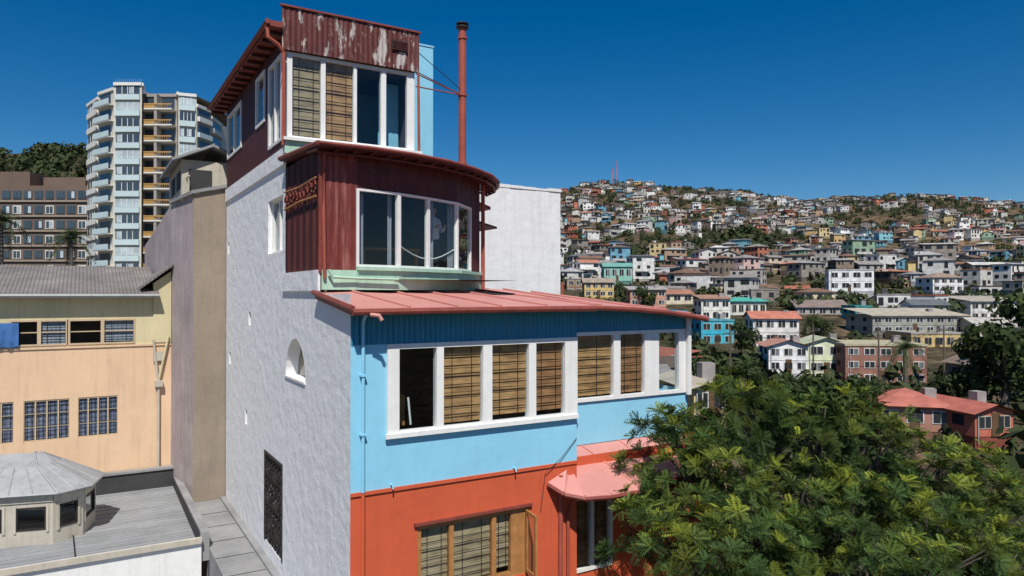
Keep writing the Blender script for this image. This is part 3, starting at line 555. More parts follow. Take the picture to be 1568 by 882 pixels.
# ------------------------------------------------------------------ tinted numpy meshes
def np_mesh(name,V,Fn,k,C,mat,parent=None):
    me=bpy.data.meshes.new(name); me.vertices.add(len(V)); me.vertices.foreach_set('co',V.astype(np.float32).ravel())
    m=len(Fn); me.loops.add(m*k); me.loops.foreach_set('vertex_index',Fn.astype(np.int32).ravel()); me.polygons.add(m)
    me.polygons.foreach_set('loop_start',np.arange(0,m*k,k,dtype=np.int32)); me.polygons.foreach_set('loop_total',np.full(m,k,dtype=np.int32))
    me.update(calc_edges=True); ca=me.color_attributes.new('tint','FLOAT_COLOR','POINT')
    c4=np.ones((len(V),4),dtype=np.float32); c4[:,:3]=C; ca.data.foreach_set('color',c4.ravel()); me.materials.append(mat)
    ob=bpy.data.objects.new(name,me); sc.collection.objects.link(ob)
    if parent: ob.parent=parent
    return ob
build_m=attr_mat('painted_houses',.8,.22,.9); leaf_m=attr_mat('leaves',.6,.15,3.,.22,.12); tree_far_m=attr_mat('distant_foliage',.8,.25,.3,.1)
class TB:
    def __init__(s): s.v=[];s.f=[];s.c=[]
    def q(s,pts,c):
        n=len(s.v); s.v.extend(pts)
        if len(pts)==3: s.f.append((n,n+1,n+2,n+2))
        else: s.f.append((n,n+1,n+2,n+3))
        s.c.extend([c]*len(pts))
    def build(s,name,mat,parent=None):
        me=bpy.data.meshes.new(name); me.from_pydata(s.v,[],[f if f[2]!=f[3] else f[:3] for f in s.f]); ca=me.color_attributes.new('tint','FLOAT_COLOR','POINT')
        c4=np.ones((len(s.v),4),dtype=np.float32); c4[:,:3]=np.array(s.c); ca.data.foreach_set('color',c4.ravel()); me.materials.append(mat)
        ob=bpy.data.objects.new(name,me); sc.collection.objects.link(ob)
        if parent: ob.parent=parent
        return ob
def house_geo(tb,cx,cy,zb,w,d,h,ang,col,rcol,roof,rows,cols,below=3.,trim=(.6,.6,.58),detail=False,sides=True):
    ca,sa=math.cos(ang),math.sin(ang)
    def T(x,y,z): return (cx+x*ca-y*sa,cy+x*sa+y*ca,zb+z)
    def bx(x0,x1,y0,y1,z0,z1,c,bottom=False):
        p=[T(x0,y0,z0),T(x1,y0,z0),T(x1,y1,z0),T(x0,y1,z0),T(x0,y0,z1),T(x1,y0,z1),T(x1,y1,z1),T(x0,y1,z1)]
        for qd in ((4,5,6,7),(0,1,5,4),(1,2,6,5),(2,3,7,6),(3,0,4,7))+(((0,3,2,1),) if bottom else ()): tb.q([p[i] for i in qd],c)
    W=w/2;D=d/2
    bx(-W,W,-D,D,0,h,col); bx(-W+.05,W-.05,-D+.05,D-.05,-below,-.001,tuple(q*.5 for q in col)); o=.45
    if roof=='gable':
        if w<=d*1.1:
            rr_=w*.17
            tb.q([T(-W-o,-D-o,h-.1),T(0,-D-o,h+rr_),T(0,D+o,h+rr_),T(-W-o,D+o,h-.1)],rcol); tb.q([T(W+o,-D-o,h-.1),T(0,-D-o,h+rr_),T(0,D+o,h+rr_),T(W+o,D+o,h-.1)],rcol)
            tb.q([T(-W,-D,h),T(W,-D,h),T(0,-D,h+rr_-.1)],col); tb.q([T(-W,D,h),T(W,D,h),T(0,D,h+rr_-.1)],col)
        else:
            rr_=d*.18
            tb.q([T(-W-o,-D-o,h-.1),T(W+o,-D-o,h-.1),T(W+o,0,h+rr_),T(-W-o,0,h+rr_)],rcol); tb.q([T(-W-o,D+o,h-.1),T(W+o,D+o,h-.1),T(W+o,0,h+rr_),T(-W-o,0,h+rr_)],rcol)
            tb.q([T(-W,-D,h),T(-W,D,h),T(-W,0,h+rr_-.1)],col); tb.q([T(W,-D,h),T(W,D,h),T(W,0,h+rr_-.1)],col)
    elif roof=='hip':
        rr_=min(w,d)*.2; k=max(0,W-D)
        tb.q([T(-W-o,-D-o,h),T(W+o,-D-o,h),T(k,0,h+rr_),T(-k,0,h+rr_)],rcol); tb.q([T(-W-o,D+o,h),T(W+o,D+o,h),T(k,0,h+rr_),T(-k,0,h+rr_)],rcol)
        tb.q([T(-W-o,-D-o,h),T(-W-o,D+o,h),T(-k,0,h+rr_)],rcol); tb.q([T(W+o,-D-o,h),T(W+o,D+o,h),T(k,0,h+rr_)],rcol)
    elif roof=='shed':
        bx(-W-o,W+o,-D-o,D+o,h+.02,h+.15,rcol,True); tb.q([T(-W-o,-D-o,h+.16),T(W+o,-D-o,h+.16),T(W+o,D+o,h+.16+d*.12),T(-W-o,D+o,h+.16+d*.12)],rcol)
    else:
        bx(-W-.1,W+.1,-D-.1,D+.1,h+.01,h+.3,rcol,True)
    dark=(.025,.03,.035)
    fh=h/rows
    for r_ in range(rows):
        z0=r_*fh+fh*.36; z1=r_*fh+fh*.8
        for c_ in range(cols):
            if not detail and random.random()<.2: continue
            xc=-W+w*(c_+.5)/cols+(0 if detail else random.uniform(-.3,.3)); ww=min(w/cols*.3,.9)*(1 if detail else random.uniform(.5,1.2))
            if detail:
                bx(xc-ww-.08,xc+ww+.08,-D-.05,-D-.001,z0-.08,z1+.08,trim,True); bx(xc-ww,xc-.04,-D-.07,-D-.051,z0,z1,dark,True); bx(xc+.04,xc+ww,-D-.07,-D-.051,z0,z1,random.choice([dark,dark,(.15,.16,.17)]),True)
            else:
                q=random.choice([0,0,-.25*fh,.05*fh]); tb.q([T(xc-ww,-D-.04,z0+q),T(xc+ww,-D-.04,z0+q),T(xc+ww,-D-.04,z1),T(xc-ww,-D-.04,z1)],dark)
        if sides:
            for sg in (-1,1):
                for yy in (-D*.45,D*.45): tb.q([T(sg*(W+.03),yy-.6,z0),T(sg*(W+.03),yy+.6,z0),T(sg*(W+.03),yy+.6,z1),T(sg*(W+.03),yy-.6,z1)],dark)
    if not detail and rows>1 and random.random()<.35:   # balcony
        bx(-W*.8,W*.5,-D-1.2,-D-.001,fh-.1,fh+.05,(.4,.38,.35),True); bx(-W*.8,W*.5,-D-1.2,-D-1.12,fh+.05,fh+.85,random.choice([(.5,.48,.44),(.3,.2,.12),col])); 
    if not detail and sides and random.random()<.35: bx(-W*.6,-W*.6+1.,0,1.,h,h+1.3,(.08,.08,.09) if random.random()<.5 else (.5,.5,.5))
    if not detail and random.random()<.5:   # lean-to annex
        q=random.choice([-1,1]); c2=random.choice(wallc); aw=random.uniform(1.5,3.5); ah=h*random.uniform(.4,.8); bx(q*W if q>0 else -W-aw,W+aw if q>0 else -W,-D*.6,D*.7,-below,ah,c2); bx((q*W if q>0 else -W-aw-.3),(W+aw+.3 if q>0 else -W),-D*.8,D*.8,ah+.01,ah+.12,random.choice(roofc),True)
    if detail:
        if rows>1:
            bx(-W-.04,W+.04,-D-.045,-D-.002,h*.5-.1,h*.5+.03,tuple(q*.8 for q in col),True)
        bx(-W*.15,-W*.15+.8,-D-.06,-D-.002,.0,1.9,(.12,.07,.04),True)
        bx(W*.5,W*.5+.9,-.5,.4,h,h+1.2,(.3,.28,.27)); bx(-W*.9,-W*.9+.1,-D-.12,-D-.02,-.5,h,(.3,.3,.3))
def desat(c,k): g=sum(c)/3; return tuple(q*(1-k)+g*k for q in c)
wallc=[(.76,.75,.72)]*8+[(.6,.58,.53)]*5+[(.42,.40,.36)]*5+[(.26,.23,.2)]*5+[(.64,.5,.25),(.58,.38,.17),(.66,.53,.38),(.2,.45,.52),(.14,.34,.46),(.5,.18,.11),(.4,.14,.09),(.28,.4,.28),(.45,.3,.2),(.2,.15,.11),(.38,.4,.42),(.62,.42,.38),(.14,.10,.08),(.26,.2,.15)]
roofc=[(.25,.23,.22)]*4+[(.34,.34,.34)]*3+[(.18,.11,.08)]*5+[(.12,.09,.075)]*4+[(.34,.12,.08),(.40,.18,.12),(.30,.10,.07),(.5,.49,.47),(.12,.13,.14)]
near=[('turquoise_house',1070,1122,492,530,120,(.05,.42,.56),(.1,.3,.36),'flat',2,3,.1),
('white_balcony_house',1074,1118,458,492,142,(.72,.7,.64),(.35,.2,.15),'shed',2,3,0),
('white_red_roof_house',1157,1225,487,530,116,(.7,.68,.64),(.45,.17,.12),'gable',2,4,-.1),
('white_row_house',1182,1240,530,572,95,(.78,.78,.77),(.42,.22,.17),'gable',2,3,-.12),
('pale_green_row_house',1241,1298,526,576,97,(.64,.68,.48),(.4,.42,.3),'gable',2,2,-.12),
('brick_red_apartment_house',1300,1420,530,590,93,(.28,.14,.11),(.42,.38,.26),'flat',3,5,-.08),
('long_grey_house',1332,1480,484,512,125,(.28,.29,.25),(.40,.36,.29),'shed',2,9,.05),
('ochre_house',1392,1480,512,536,117,(.58,.42,.18),(.33,.31,.27),'flat',1,5,.05),
('white_cube_house',1280,1343,414,446,190,(.75,.76,.78),(.5,.5,.52),'flat',2,4,-.3),
('red_roof_cottage',1362,1468,622,660,60,(.38,.2,.15),(.40,.14,.105),'hip',1,3,-.25),
('red_gable_cottage',1476,1545,630,668,57,(.45,.14,.09),(.38,.12,.09),'gable',1,2,.2),
('cream_gable_cottage',1050,1104,592,640,44,(.7,.52,.26),(.45,.4,.32),'gable',1,2,.15),
('brown_row_house',868,930,428,452,205,(.3,.2,.14),(.3,.28,.27),'flat',2,5,0),
('yellow_row_house',895,940,432,456,170,(.6,.44,.18),(.3,.25,.2),'gable',2,4,0),
('mint_row_house',925,968,408,430,230,(.25,.5,.42),(.15,.33,.29),'gable',1,4,0),
('salmon_row_house',965,1020,444,470,150,(.52,.28,.2),(.35,.33,.32),'shed',2,4,0),
('teal_roof_house',1115,1172,462,486,150,(.64,.64,.6),(.08,.38,.31),'shed',1,5,.1),
('grey_villa',1225,1300,470,500,150,(.38,.36,.33),(.22,.17,.15),'gable',2,5,-.1),
('white_terrace_house',1480,1568,462,492,150,(.66,.65,.63),(.36,.33,.28),'shed',2,6,.1),
('cream_shed_house',1500,1590,500,530,120,(.46,.43,.35),(.4,.38,.35),'gable',1,4,0),
('blue_corner_house',1310,1335,470,500,140,(.05,.33,.31),(.05,.25,.24),'flat',2,2,0),
('cream_tall_house',1010,1060,450,480,165,(.64,.57,.44),(.32,.16,.11),'gable',2,3,.1),
('brown_hut',1500,1560,560,600,80,(.3,.22,.16),(.2,.15,.12),'gable',1,3,.2),
('white_hip_house',1425,1475,425,448,200,(.7,.7,.7),(.28,.2,.16),'hip',2,4,.1)]
boxes=[]; vis=[]
for (nm,u0,u1,vt,vb,D_,c,rc,rf,rows,cols,ang) in near:
    x0=(u0-784)/1090*D_; x1=(u1-784)/1090*D_; zt=(450-vt)/1090*D_; zb=(450-vb)/1090*D_; wd=x1-x0; dp=max(6,min(9,wd*.8))
    tb=TB(); house_geo(tb,(x0+x1)/2,D_+dp/2,zb,wd,dp,zt-zb,ang,c,rc,rf,rows,cols,below=max(2,zb-terr((x0+x1)/2,D_)+2),detail=True,trim=random.choice([(.65,.65,.62),(.45,.4,.32),(.6,.6,.6)]))
    tb.build(nm,build_m); boxes.append((x0-2,x1+2,D_-8,D_+dp+1)); vis.append((x0/D_,x1/D_,(zb+(zt-zb)*.25)/D_,D_))
def blocks(x,y,hw,ztop):
    t=ztop/y
    for (a,b,s,D_) in vis:
        if y<D_ and (x-hw)/y<b and (x+hw)/y>a and t>s: return True
    return False
tb=TB(); trees=[]; cnt=0
Yr=66.
while Yr<790:
    xr=-.05*Yr
    while xr<.84*Yr:
        x=xr+random.uniform(-4,4); y=Yr+random.uniform(-5,5); xr+=random.uniform(8.5,13.5)*(1 if Yr<250 else .9)
        if any(b[0]-3<x<b[1]+3 and b[2]-2<y<b[3]+3 for b in boxes): continue
        m=noise.noise(Vector((x/75,y/60,9)))+.5*noise.noise(Vector((x/25,y/25,4)))
        thr=-.14 if Yr<260 else (-.0 if Yr<560 else .05)
        r_=random.random()
        if m<thr-.1*r_:
            if r_<.7: trees.append((x,y,random.uniform(1.0,3.0)))
            continue
        if random.random()<.18: trees.append((x,y,random.uniform(1.3,3.0))); continue
        far=y>300; wd=random.uniform(4.2,8.5) if far else random.uniform(5,11); dp=random.uniform(4.,7); rows=random.choice([1,1,1,2,2] if far else [1,1,2,2,3]); h=rows*random.uniform(2.2,2.7)
        c=random.choice(wallc); k=random.uniform(.78,1.08); c=desat(tuple(min(.8,q*k) for q in c),.05); z=terr(x,y)+random.uniform(-.5,1.2)
        if y>690: rows=1; h=2.5
        if blocks(x,y,wd/2+2,z+h+2):
            rows=1;h=2.4
            if blocks(x,y,wd/2+2,z+h+1.5): continue
        house_geo(tb,x,y,z+.3,wd,dp,h,random.gauss(0,.55),c,random.choice(roofc),random.choice(['gable','gable','flat','shed','shed','shed','hip']),rows,random.choice([2,3,4]),below=4,sides=(y<350))
        cnt+=1
    Yr+=9.5
tb.build('hillside_houses',build_m)
tb=TB()
for i in range(60):
    y=random.uniform(60,300); x=-y*random.uniform(.35,.9)
    if y<150 and x/y<-.35: continue
    if y>150: continue
    house_geo(tb,x,y,terr(x,y)+.2,8,7,random.choice([2.7,5.2]),random.gauss(0,.3),random.choice(wallc),random.choice(roofc),random.choice(['gable','shed']),1,3)
house_geo(tb,-62,150,terr(-62,150),9,7,2.7,.1,(.6,.55,.5),(.3,.28,.27),'gable',1,3)
tb.build('rear_quarter_houses',build_m)
for i in range(4200):
    y=random.uniform(80,760); x=y*random.uniform(-.1,.85); r=random.uniform(.8,2.6)*(1 if y>200 else .9)
    if random.random()<.4+.8*max(0,-noise.noise(Vector((x/60,y/50,2)))*2): trees.append((x,y,r))
for i in range(110):
    y=random.uniform(48,100); x=y*random.uniform(.2,.85); trees.append((x,y,random.uniform(1.1,2.4)))
for i in range(60):   # wooded ravine on the opposite slope
    y=random.gauss(420,28); x=y*random.gauss(.33,.018); trees.append((x,y,random.uniform(3.,5.5)))
for i in range(700):
    y=random.uniform(150,370); x=-y*random.uniform(.42,.95); trees.append((x,y,random.uniform(2,4.)))
trees=[t for t in trees if not blocks(t[0],t[1],t[2],terr(t[0],t[1])+t[2]*1.4)]
def leafblobs(name,lst,per,mat,size=.42,cols=((.026,.043,.017),(.065,.08,.03))):
    n=len(lst); A=np.array(lst); cen=np.stack([A[:,0],A[:,1],A[:,2],A[:,3]],1)
    N_=n*per; idx=np.repeat(np.arange(n),per); d=rng.normal(size=(N_,3)); d/=np.linalg.norm(d,axis=1)[:,None]; rad=rng.uniform(.45,1.,N_)**.5
    lob=1+.28*np.sin(d[:,0]*5+idx*1.3)*np.cos(d[:,1]*4+idx*.7)
    R=cen[idx,3]; p=cen[idx,:3]+d*(rad*lob*R)[:,None]*np.array([1,1,.85])
    s=size*R*rng.uniform(.5,1.2,N_); a=rng.normal(size=(N_,3)); a=a-d*(a*d).sum(1)[:,None]*.6; a/=np.linalg.norm(a,axis=1)[:,None]; b=np.cross(d,a)+rng.normal(size=(N_,3))*.35; b/=np.linalg.norm(b,axis=1)[:,None]
    V=np.stack([p+a*s[:,None],p+b*s[:,None]*.6,p-a*s[:,None],p-b*s[:,None]*.6],1).reshape(-1,3)
    c0=np.array(cols[0]);c1=np.array(cols[1]); t=np.clip(rng.uniform(0,1,N_)*.6+.4*((idx*7919)%13)/13,0,1); C=np.repeat(c0+(c1-c0)*t[:,None],4,0)
    return np_mesh(name,V,np.arange(N_*4).reshape(-1,4),4,C,mat)
leafblobs('hillside_trees',[(x,y,terr(x,y)+r*.6,r) for (x,y,r) in trees],42,tree_far_m)
def small_tree(name,x,y,zb,h,r,cols=((.025,.045,.016),(.07,.095,.03)),per=560,sz=.15):
    e=empty(name,(0,0,0)); w=MB(); w.tube([(x,y,zb),(x+.1*r,y,zb+h*.4),(x,y,zb+h*.75)],[.09*r,.06*r,.03*r],bark,7)
    lst=[]
    for k in range(9):
        a=k*2.4; rr_=r*.62*math.sqrt((k+.5)/9); px,py,pz=x+rr_*math.cos(a),y+rr_*math.sin(a),zb+h-r*.8+r*.55*math.sin(k*1.9); lst.append((px,py,pz,r*random.uniform(.34,.5))); w.tube([(x,y,zb+h*.45),(px,py,pz)],[.05*r,.015*r],bark,5)
    w.build('trunk',e); ob=leafblobs('crown',lst,per//4,leaf_m,sz*1.6,cols); ob.parent=e
for (u,D_,h,r) in ((1535,70,9.5,4.6),(1500,74,7.5,3.4),(1580,78,12,4.8),(1255,118,5,2.6),(988,150,6,3.),(1140,108,5.5,2.6),(1085,68,6,2.4),(1270,60,5.5,2.8),(1215,64,5,2.4),(1325,64,5,2.6)):
    x=(u-784)/1090*D_; small_tree('broadleaf_tree',x,D_,terr(x,D_)-.2,h,r)
def palm(x,y,zb,h,R,nf=30):
    e=empty('palm_tree',(x,y,zb)); w=MB(); w.tube([(0,0,-2),(.1,0,h*.5),(0,0,h)],[.35,.28,.25],bark,8); w.build('trunk',e)
    tb=TB()
    for i in range(nf):
        a=i*2.4+random.uniform(-.2,.2); el=random.uniform(-.35,1.2); L=R*random.uniform(.85,1.1); ns=9; pts=[]
        for k in range(ns+1):
            t=k/ns; rr_=L*t*math.cos(el)*(1-.1*t); z=h+L*t*math.sin(el)-L*.75*t*t*(.6+.4*math.cos(el)); pts.append(Vector((rr_*math.cos(a),rr_*math.sin(a),z)))
        sd=Vector((-math.sin(a),math.cos(a),0)); c=random.uniform(.7,1.3)
        for k in range(ns):
            for m in (0,.5):
                p=pts[k].lerp(pts[k+1],m); dn=(pts[k+1]-pts[k]); ll=R*.2*(1-.6*k/ns)
                for sg in (-1,1):
                    tip=p+sd*sg*ll+dn*.5+Vector((0,0,-ll*.45)); tb.q([tuple(p),tuple(p+dn*.28),tuple(tip)],(.055*c,.075*c,.028*c))
    tb.build('fronds',leaf_m,e)
palm(-64.5,104,1,7.2,4.2); palm(-79,110,2,9.5,4.6); palm(43,78,-12,6.2,3.0); palm(50,118,-8,4,2.4)
for (u,vt) in ((945,246),(938,258)):
    e=MB(); D_=740; x=(u-784)/1090*D_; zt=(450-vt)/1090*D_; zb=terr(x,D_)
    wr=M('mast_red',(.5,.1,.07)); 
    for s0 in (-.7,.7): e.tube([(x+s0,D_,zb),(x+s0*.2,D_,zt)],.22,wr,4)
    for k in range(10): z=zb+(zt-zb)*k/10; s_=.7-.5*k/10; e.tube([(x-s_,D_,z),(x+s_,D_,z+1.5)],.12,white_paint,4)
    e.build('radio_mast')
prev=None
for (u,D_) in ((1118,82),(1245,88),(1345,84),(1445,88),(1560,96)):
    x=(u-784)/1090*D_; z=terr(x,D_); w=MB(); w.tube([(0,0,-1),(0,0,8)],[.14,.09],bark,6); w.box(-.8,.8,-.06,.06,7.3,7.42,bark); 
    for q in (-.7,0,.7): w.tube([(q,0,7.42),(q,0,7.6)],.05,zinc,5)
    ob=w.build('utility_pole'); ob.location=(x,D_,z)
    if prev:
        wl=MB()
        for q in (-.7,0,.7):
            a=Vector(prev)+Vector((q,0,7.6)); b=Vector((x+q,D_,z+7.6)); wl.tube([tuple(a.lerp(b,k/10)+Vector((0,0,-1.*math.sin(math.pi*k/10)))) for k in range(11)],.025,iron,3)
        wl.build('overhead_wires')
    prev=(x,D_,z)
# ------------------------------------------------------------------ high-rise
hr=empty('apartment_tower',(0,0,0))
cr_=M('tower_cream',(.60,.56,.48),.8,.08,.2,.1,2); pb=M('tower_pale_blue',(.52,.64,.66),.7,.08,.2,.1,2); och=M('tower_ochre',(.46,.27,.09),.7,.15,.3,.1,2); gr=M('tower_grey',(.34,.31,.28),.8,.1,.2,.1,2); dk=M('tower_glass',(.05,.07,.09),.15,.3,.3,.0,spec=.8); wt=M('tower_white',(.72,.71,.67),.7,.08,.3); win2=M('tower_window_pale',(.45,.52,.55),.3,.4,.4,.0,spec=.6)
w=MB(); FH=2.68
def sx(u,d): return (u-784)/1090*d
pl=[(sx(133,126),126),(sx(150,121),121),(sx(173,118),118),(sx(216,118),118),(sx(218,120.5),120.5),(sx(270,120.5),120.5),(sx(272,119),119),(sx(300,120),120),(sx(322,124),124),(sx(338,130),130)]
kinds=['side','bal','win','gap','ochre','gap','win','mid','mid']
tops=[33.5,34.2,35,35,33.8,33.8,33.6,32,31]
nF=13
for i,k in enumerate(kinds):
    a=Vector(pl[i]);b=Vector(pl[i+1]);L=(b-a).length;U=tuple((b-a)/L);N=(-U[1],U[0]);O=tuple(a); top=tops[i]
    w.poly([(a.x,a.y,-8),(b.x,b.y,-8),(b.x,b.y,top),(a.x,a.y,top)],{'side':cr_,'bal':cr_,'win':cr_,'gap':gr,'ochre':gr,'mid':gr}[k])
    w.obox(O,U,N,0,L,-.25,.0,top-.4,top+.1,wt if k!='ochre' else gr)
    for f_ in range(nF):
        z=top-FH*(f_+1)-.2
        if k in('win','side'):
            w.obox(O,U,N,L*.08,L*.92,-.05,-.005,z+1.1,z+2.4,dk if (f_*7+i)%3 else win2); w.obox(O,U,N,L*.06,L*.94,-.3,-.002,z+.1,z+1.0,pb if k=='win' else wt)
            for q in (.3,.5,.7): w.obox(O,U,N,L*q-.05,L*q+.05,-.1,-.051,z+1.1,z+2.4,wt)
            for q in (.12,.55):
                if random.random()<.5: w.obox(O,U,N,L*q,L*(q+.17),-.08,-.052,z+1.15,z+2.35,win2)
        elif k=='bal':
            w.obox(O,U,N,0,L,-.9,-.005,z,z+.15,wt); w.obox(O,U,N,0,L,-.95,-.85,z+.15,z+1.05,pb); w.obox(O,U,N,L*.1,L*.8,-.03,-.006,z+.2,z+2.3,dk)
        elif k=='ochre':
            w.obox(O,U,N,.1,L-.1,-1.7,-.005,z-.05,z+.18,wt); w.obox(O,U,N,.1,L-.1,-1.75,-1.65,z+.75,z+.95,och)
            w.obox(O,U,N,.1,L*.48,-1.7,-1.66,z+.18,z+.75,och)
            for q in range(14): w.obox(O,U,N,.1+(L-.2)*q/14,.16+(L-.2)*q/14,-1.72,-1.66,z+.18,z+.75,och)
            w.obox(O,U,N,.4,L*.45,-.05,-.006,z+.2,z+2.3,dk); w.obox(O,U,N,L*.55,L-.4,-.05,-.006,z+.2,z+2.3,dk); w.obox(O,U,N,L*.46,L*.54,-1.6,-.01,z+.18,z+2.6,gr)
        elif k=='mid':
            w.obox(O,U,N,L*.1,L*.9,-.05,-.005,z+1.0,z+2.3,dk); w.obox(O,U,N,L*.05,L*.95,-.5,-.006,z+.1,z+.9,pb if f_%2 else wt)
        else: w.obox(O,U,N,L*.2,L*.8,-.03,-.005,z+.9,z+2.1,dk)
w.poly([(p[0],p[1],33.4) for p in pl]+[(pl[-1][0],142,33.4),(pl[0][0],142,33.4)],gr)
w.poly([(pl[0][0],pl[0][1],-8),(pl[0][0],142,-8),(pl[0][0],142,33.5),(pl[0][0],pl[0][1],33.5)],cr_); w.poly([(pl[-1][0],pl[-1][1],-8),(pl[-1][0],142,-8),(pl[-1][0],142,31),(pl[-1][0],pl[-1][1],31)],cr_)
w.box(sx(178,122),sx(212,122),121,127,33.5,35.4,cr_); w.box(sx(228,126),sx(262,126),125,130,33.5,35.2,gr)
for k in range(14): w.box(sx(176,118)+k*.33,sx(176,118)+k*.33+.05,117.9,117.95,35.1,35.7,gr)
w.build('tower_body',hr)
bl=empty('brown_apartment_block',(0,0,0))
brn=M('block_brown',(.16,.115,.09),.8,.15,.2,.1,2); w=MB(); x0,x1=sx(-150,128),sx(134,128); zt=(450-262)/1090*128
w.box(x0,x1,128,140,-2,zt-2.6,brn); w.box(x0,sx(42,128),128.5,140,zt-2.59,zt,brn); w.box(sx(60,130),sx(125,130),131,140,zt-2.59,zt-.6,brn)
for f_ in range(6):
    z=zt-2.9-FH*f_-1.9
    w.box(x0,x1,127.7,127.99,z-.75,z-.45,M('block_band',(.3,.25,.2)))
    for k in range(26):
        xc=x1-1.0-k*1.95
        if xc-1<x0: break
        w.box(xc-.75,xc+.75,127.9,127.99,z-.2,z+1.3,wt if k%3==0 and f_>0 else dk); w.box(xc-.6,xc-.05,127.85,127.899,z-.05,z+1.15,dk); w.box(xc+.05,xc+.6,127.85,127.899,z-.05,z+1.15,dk if random.random()<.7 else win2)
w.build('block_body',bl)
# ------------------------------------------------------------------ jacaranda
tr=empty('jacaranda_tree',(0,0,0))
def B(u,v,D_): return Vector(((u-784)/1090*D_,D_,(450-v)/1090*D_))
cl=[(1135,640,15.5,1.0),(1045,692,15.2,.85),(1018,655,15.3,.45),(985,815,14,.62),(1085,765,14.5,1.15),(1050,870,13,1.1),(1225,685,16.5,1.0),(1195,775,15,1.15),(1315,692,17,1.1),(1310,800,15,1.25),(1400,728,17.5,1.0),(1425,785,17,1.25),(1500,762,18,1.05),(1550,815,17,1.25),(1450,850,14.5,1.2),(1255,880,14,1.2),(1560,900,14.5,1.2),(1370,905,13,1.1),(1150,905,13,1.1),(1620,800,18,1.4),(1250,770,18,1.5),(1400,840,18,1.5),(1100,730,17,1.1),(1500,910,16.5,1.5),(985,750,15,.5),(1130,597,15.6,.45),(1320,645,17,.5),(1245,635,16.6,.45),(1185,635,16.2,.5),(1150,840,14.3,.9),(1330,860,15,1.1),(1370,690,17.3,.5),(1465,715,17.8,.45)]
root=Vector((6.6,16.2,-13.4)); w=MB()
w.tube([root,root+Vector((.2,-.1,3)),root+Vector((.1,.2,5.6))],[.34,.27,.22],bark,10); fork=root+Vector((.1,.2,5.4))
cens=[]
for (u,v,D_,R) in cl:
    c=B(u,v,D_); cens.append((c,R)); m=fork.lerp(c,.5)+Vector((random.uniform(-.4,.4),random.uniform(-.4,.4),-.5)); w.tube([fork,m,c],[.15,.09,.04],bark,7)
    for k in range(5):
        d=Vector((random.gauss(0,1),random.gauss(0,1),random.uniform(0,1.3))).normalized(); w.tube([m.lerp(c,.6),c+d*R*.8],[.04,.012],bark,5)
w.build('trunk_and_limbs',tr)
tv=[];npair=7
for k in range(npair):
    t=.1+.9*k/npair; ll=.32*(math.sin(math.pi*(.15+.8*k/npair))**.6); wd=.048
    for sg in (-1,1):
        b0=np.array([t,0,-.38*t*t]); tip=b0+np.array([ll*.5,sg*ll,-.08]); mid=(b0+tip)/2
        tv+= [b0,mid+np.array([wd,-sg*wd*.3,.01]),tip,mid-np.array([wd,-sg*wd*.3,-.01])]
tv=np.array(tv)
PV=[];PC=[]
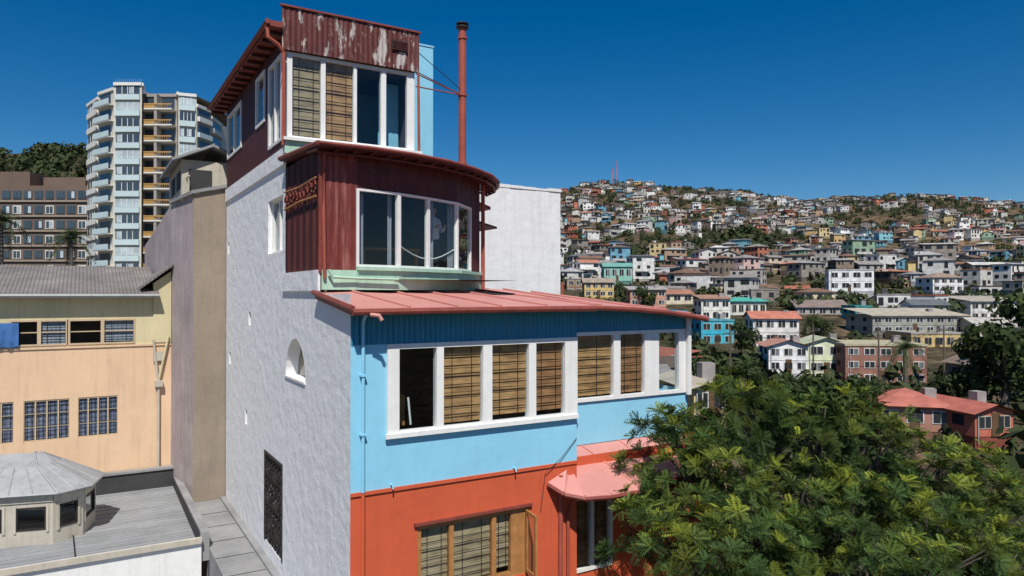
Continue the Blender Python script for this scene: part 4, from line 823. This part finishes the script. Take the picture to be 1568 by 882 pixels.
for (c,R) in cens:
    nt_=int(66*R*R)+16
    cb=random.uniform(.78,1.15)
    for i in range(nt_):
        d=Vector((random.gauss(0,1),random.gauss(0,1),random.gauss(.3,1))).normalized()
        if d.y>.5 and random.random()<.75: continue
        if noise.noise(d*2.6+c*1.7)<-.3: continue
        inner=random.random()<.16
        lob=1+.48*noise.noise(d*2.1+c)
        p=c+d*R*(random.uniform(.4,.72) if inner else random.uniform(.82,1.12))*lob
        up_=(d*.8+Vector((random.uniform(-.3,.3),random.uniform(-.3,.3),.8))).normalized(); bright=cb*random.uniform(.6,1.25)*(.95+.45*max(-.6,d.z)); yel=random.random()**1.6*max(0,.4+d.z)  # upward tufts tinted brighter: sunlit tops painted into the leaf colour
        nf=random.randint(10,14); sz=random.uniform(.18,.30)
        q=up_.to_track_quat('Z','X').to_matrix()
        for j in range(nf):
            a=2*math.pi*j/nf+random.uniform(-.35,.35); tilt=random.uniform(-.1,1.3)
            loc=Vector((math.cos(a)*math.cos(tilt),math.sin(a)*math.cos(tilt),math.sin(tilt)))
            fx=(q@loc).normalized(); fz=up_-fx*up_.dot(fx); fz=fz.normalized() if fz.length>.05 else Vector((0,1,0)); fy=fz.cross(fx)
            Mx=np.array([fx,fy,fz])*sz*random.uniform(.75,1.2)
            tip=max(0,tilt)/1.3
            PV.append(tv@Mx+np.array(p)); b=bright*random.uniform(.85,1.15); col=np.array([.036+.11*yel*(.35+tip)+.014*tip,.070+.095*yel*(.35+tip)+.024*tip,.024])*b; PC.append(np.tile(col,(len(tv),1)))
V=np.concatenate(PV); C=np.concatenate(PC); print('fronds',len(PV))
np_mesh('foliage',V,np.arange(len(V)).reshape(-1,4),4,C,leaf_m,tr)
# ------------------------------------------------------------------ light, sky, camera
Lh=Vector((.107,-.994,0)).normalized(); el=math.radians(54); Ld=Vector((Lh.x*math.cos(el),Lh.y*math.cos(el),math.sin(el)))
sun=bpy.data.lights.new('sun','SUN'); sun.energy=5.0; sun.angle=math.radians(.5); sun.color=(1,.95,.87); so=bpy.data.objects.new('sun',sun); sc.collection.objects.link(so); so.rotation_euler=Ld.to_track_quat('Z','Y').to_euler(); so.location=(20,-40,60)
wd=bpy.data.worlds.new('World'); sc.world=wd; wd.use_nodes=True; nt=wd.node_tree; bg=nt.nodes['Background']; sky=nt.nodes.new('ShaderNodeTexSky'); sky.sky_type='NISHITA'; sky.sun_disc=False
sky.sun_elevation=el; sky.sun_rotation=math.atan2(Ld.x,Ld.y); sky.altitude=1200; sky.air_density=1.0; sky.dust_density=.6; sky.ozone_density=4.
hs=nt.nodes.new('ShaderNodeHueSaturation'); hs.inputs['Saturation'].default_value=1.42; hs.inputs['Value'].default_value=1.0; nt.links.new(sky.outputs['Color'],hs.inputs['Color']); nt.links.new(hs.outputs['Color'],bg.inputs['Color']); bg.inputs['Strength'].default_value=.08
cam=bpy.data.cameras.new('camera'); co=bpy.data.objects.new('camera',cam); sc.collection.objects.link(co); cam.lens=36*1090/1568; cam.sensor_width=36; cam.clip_end=20000; cam.clip_start=.1
co.location=(0,0,0); co.rotation_euler=(math.radians(90)+math.atan(9/1090),0,0); sc.camera=co
for ob in sc.objects:
    if ob.parent is None: ob.location.z+=RZ
sc.view_settings.view_transform='Standard'; sc.view_settings.look='None'; sc.view_settings.exposure=0
print('houses',cnt)
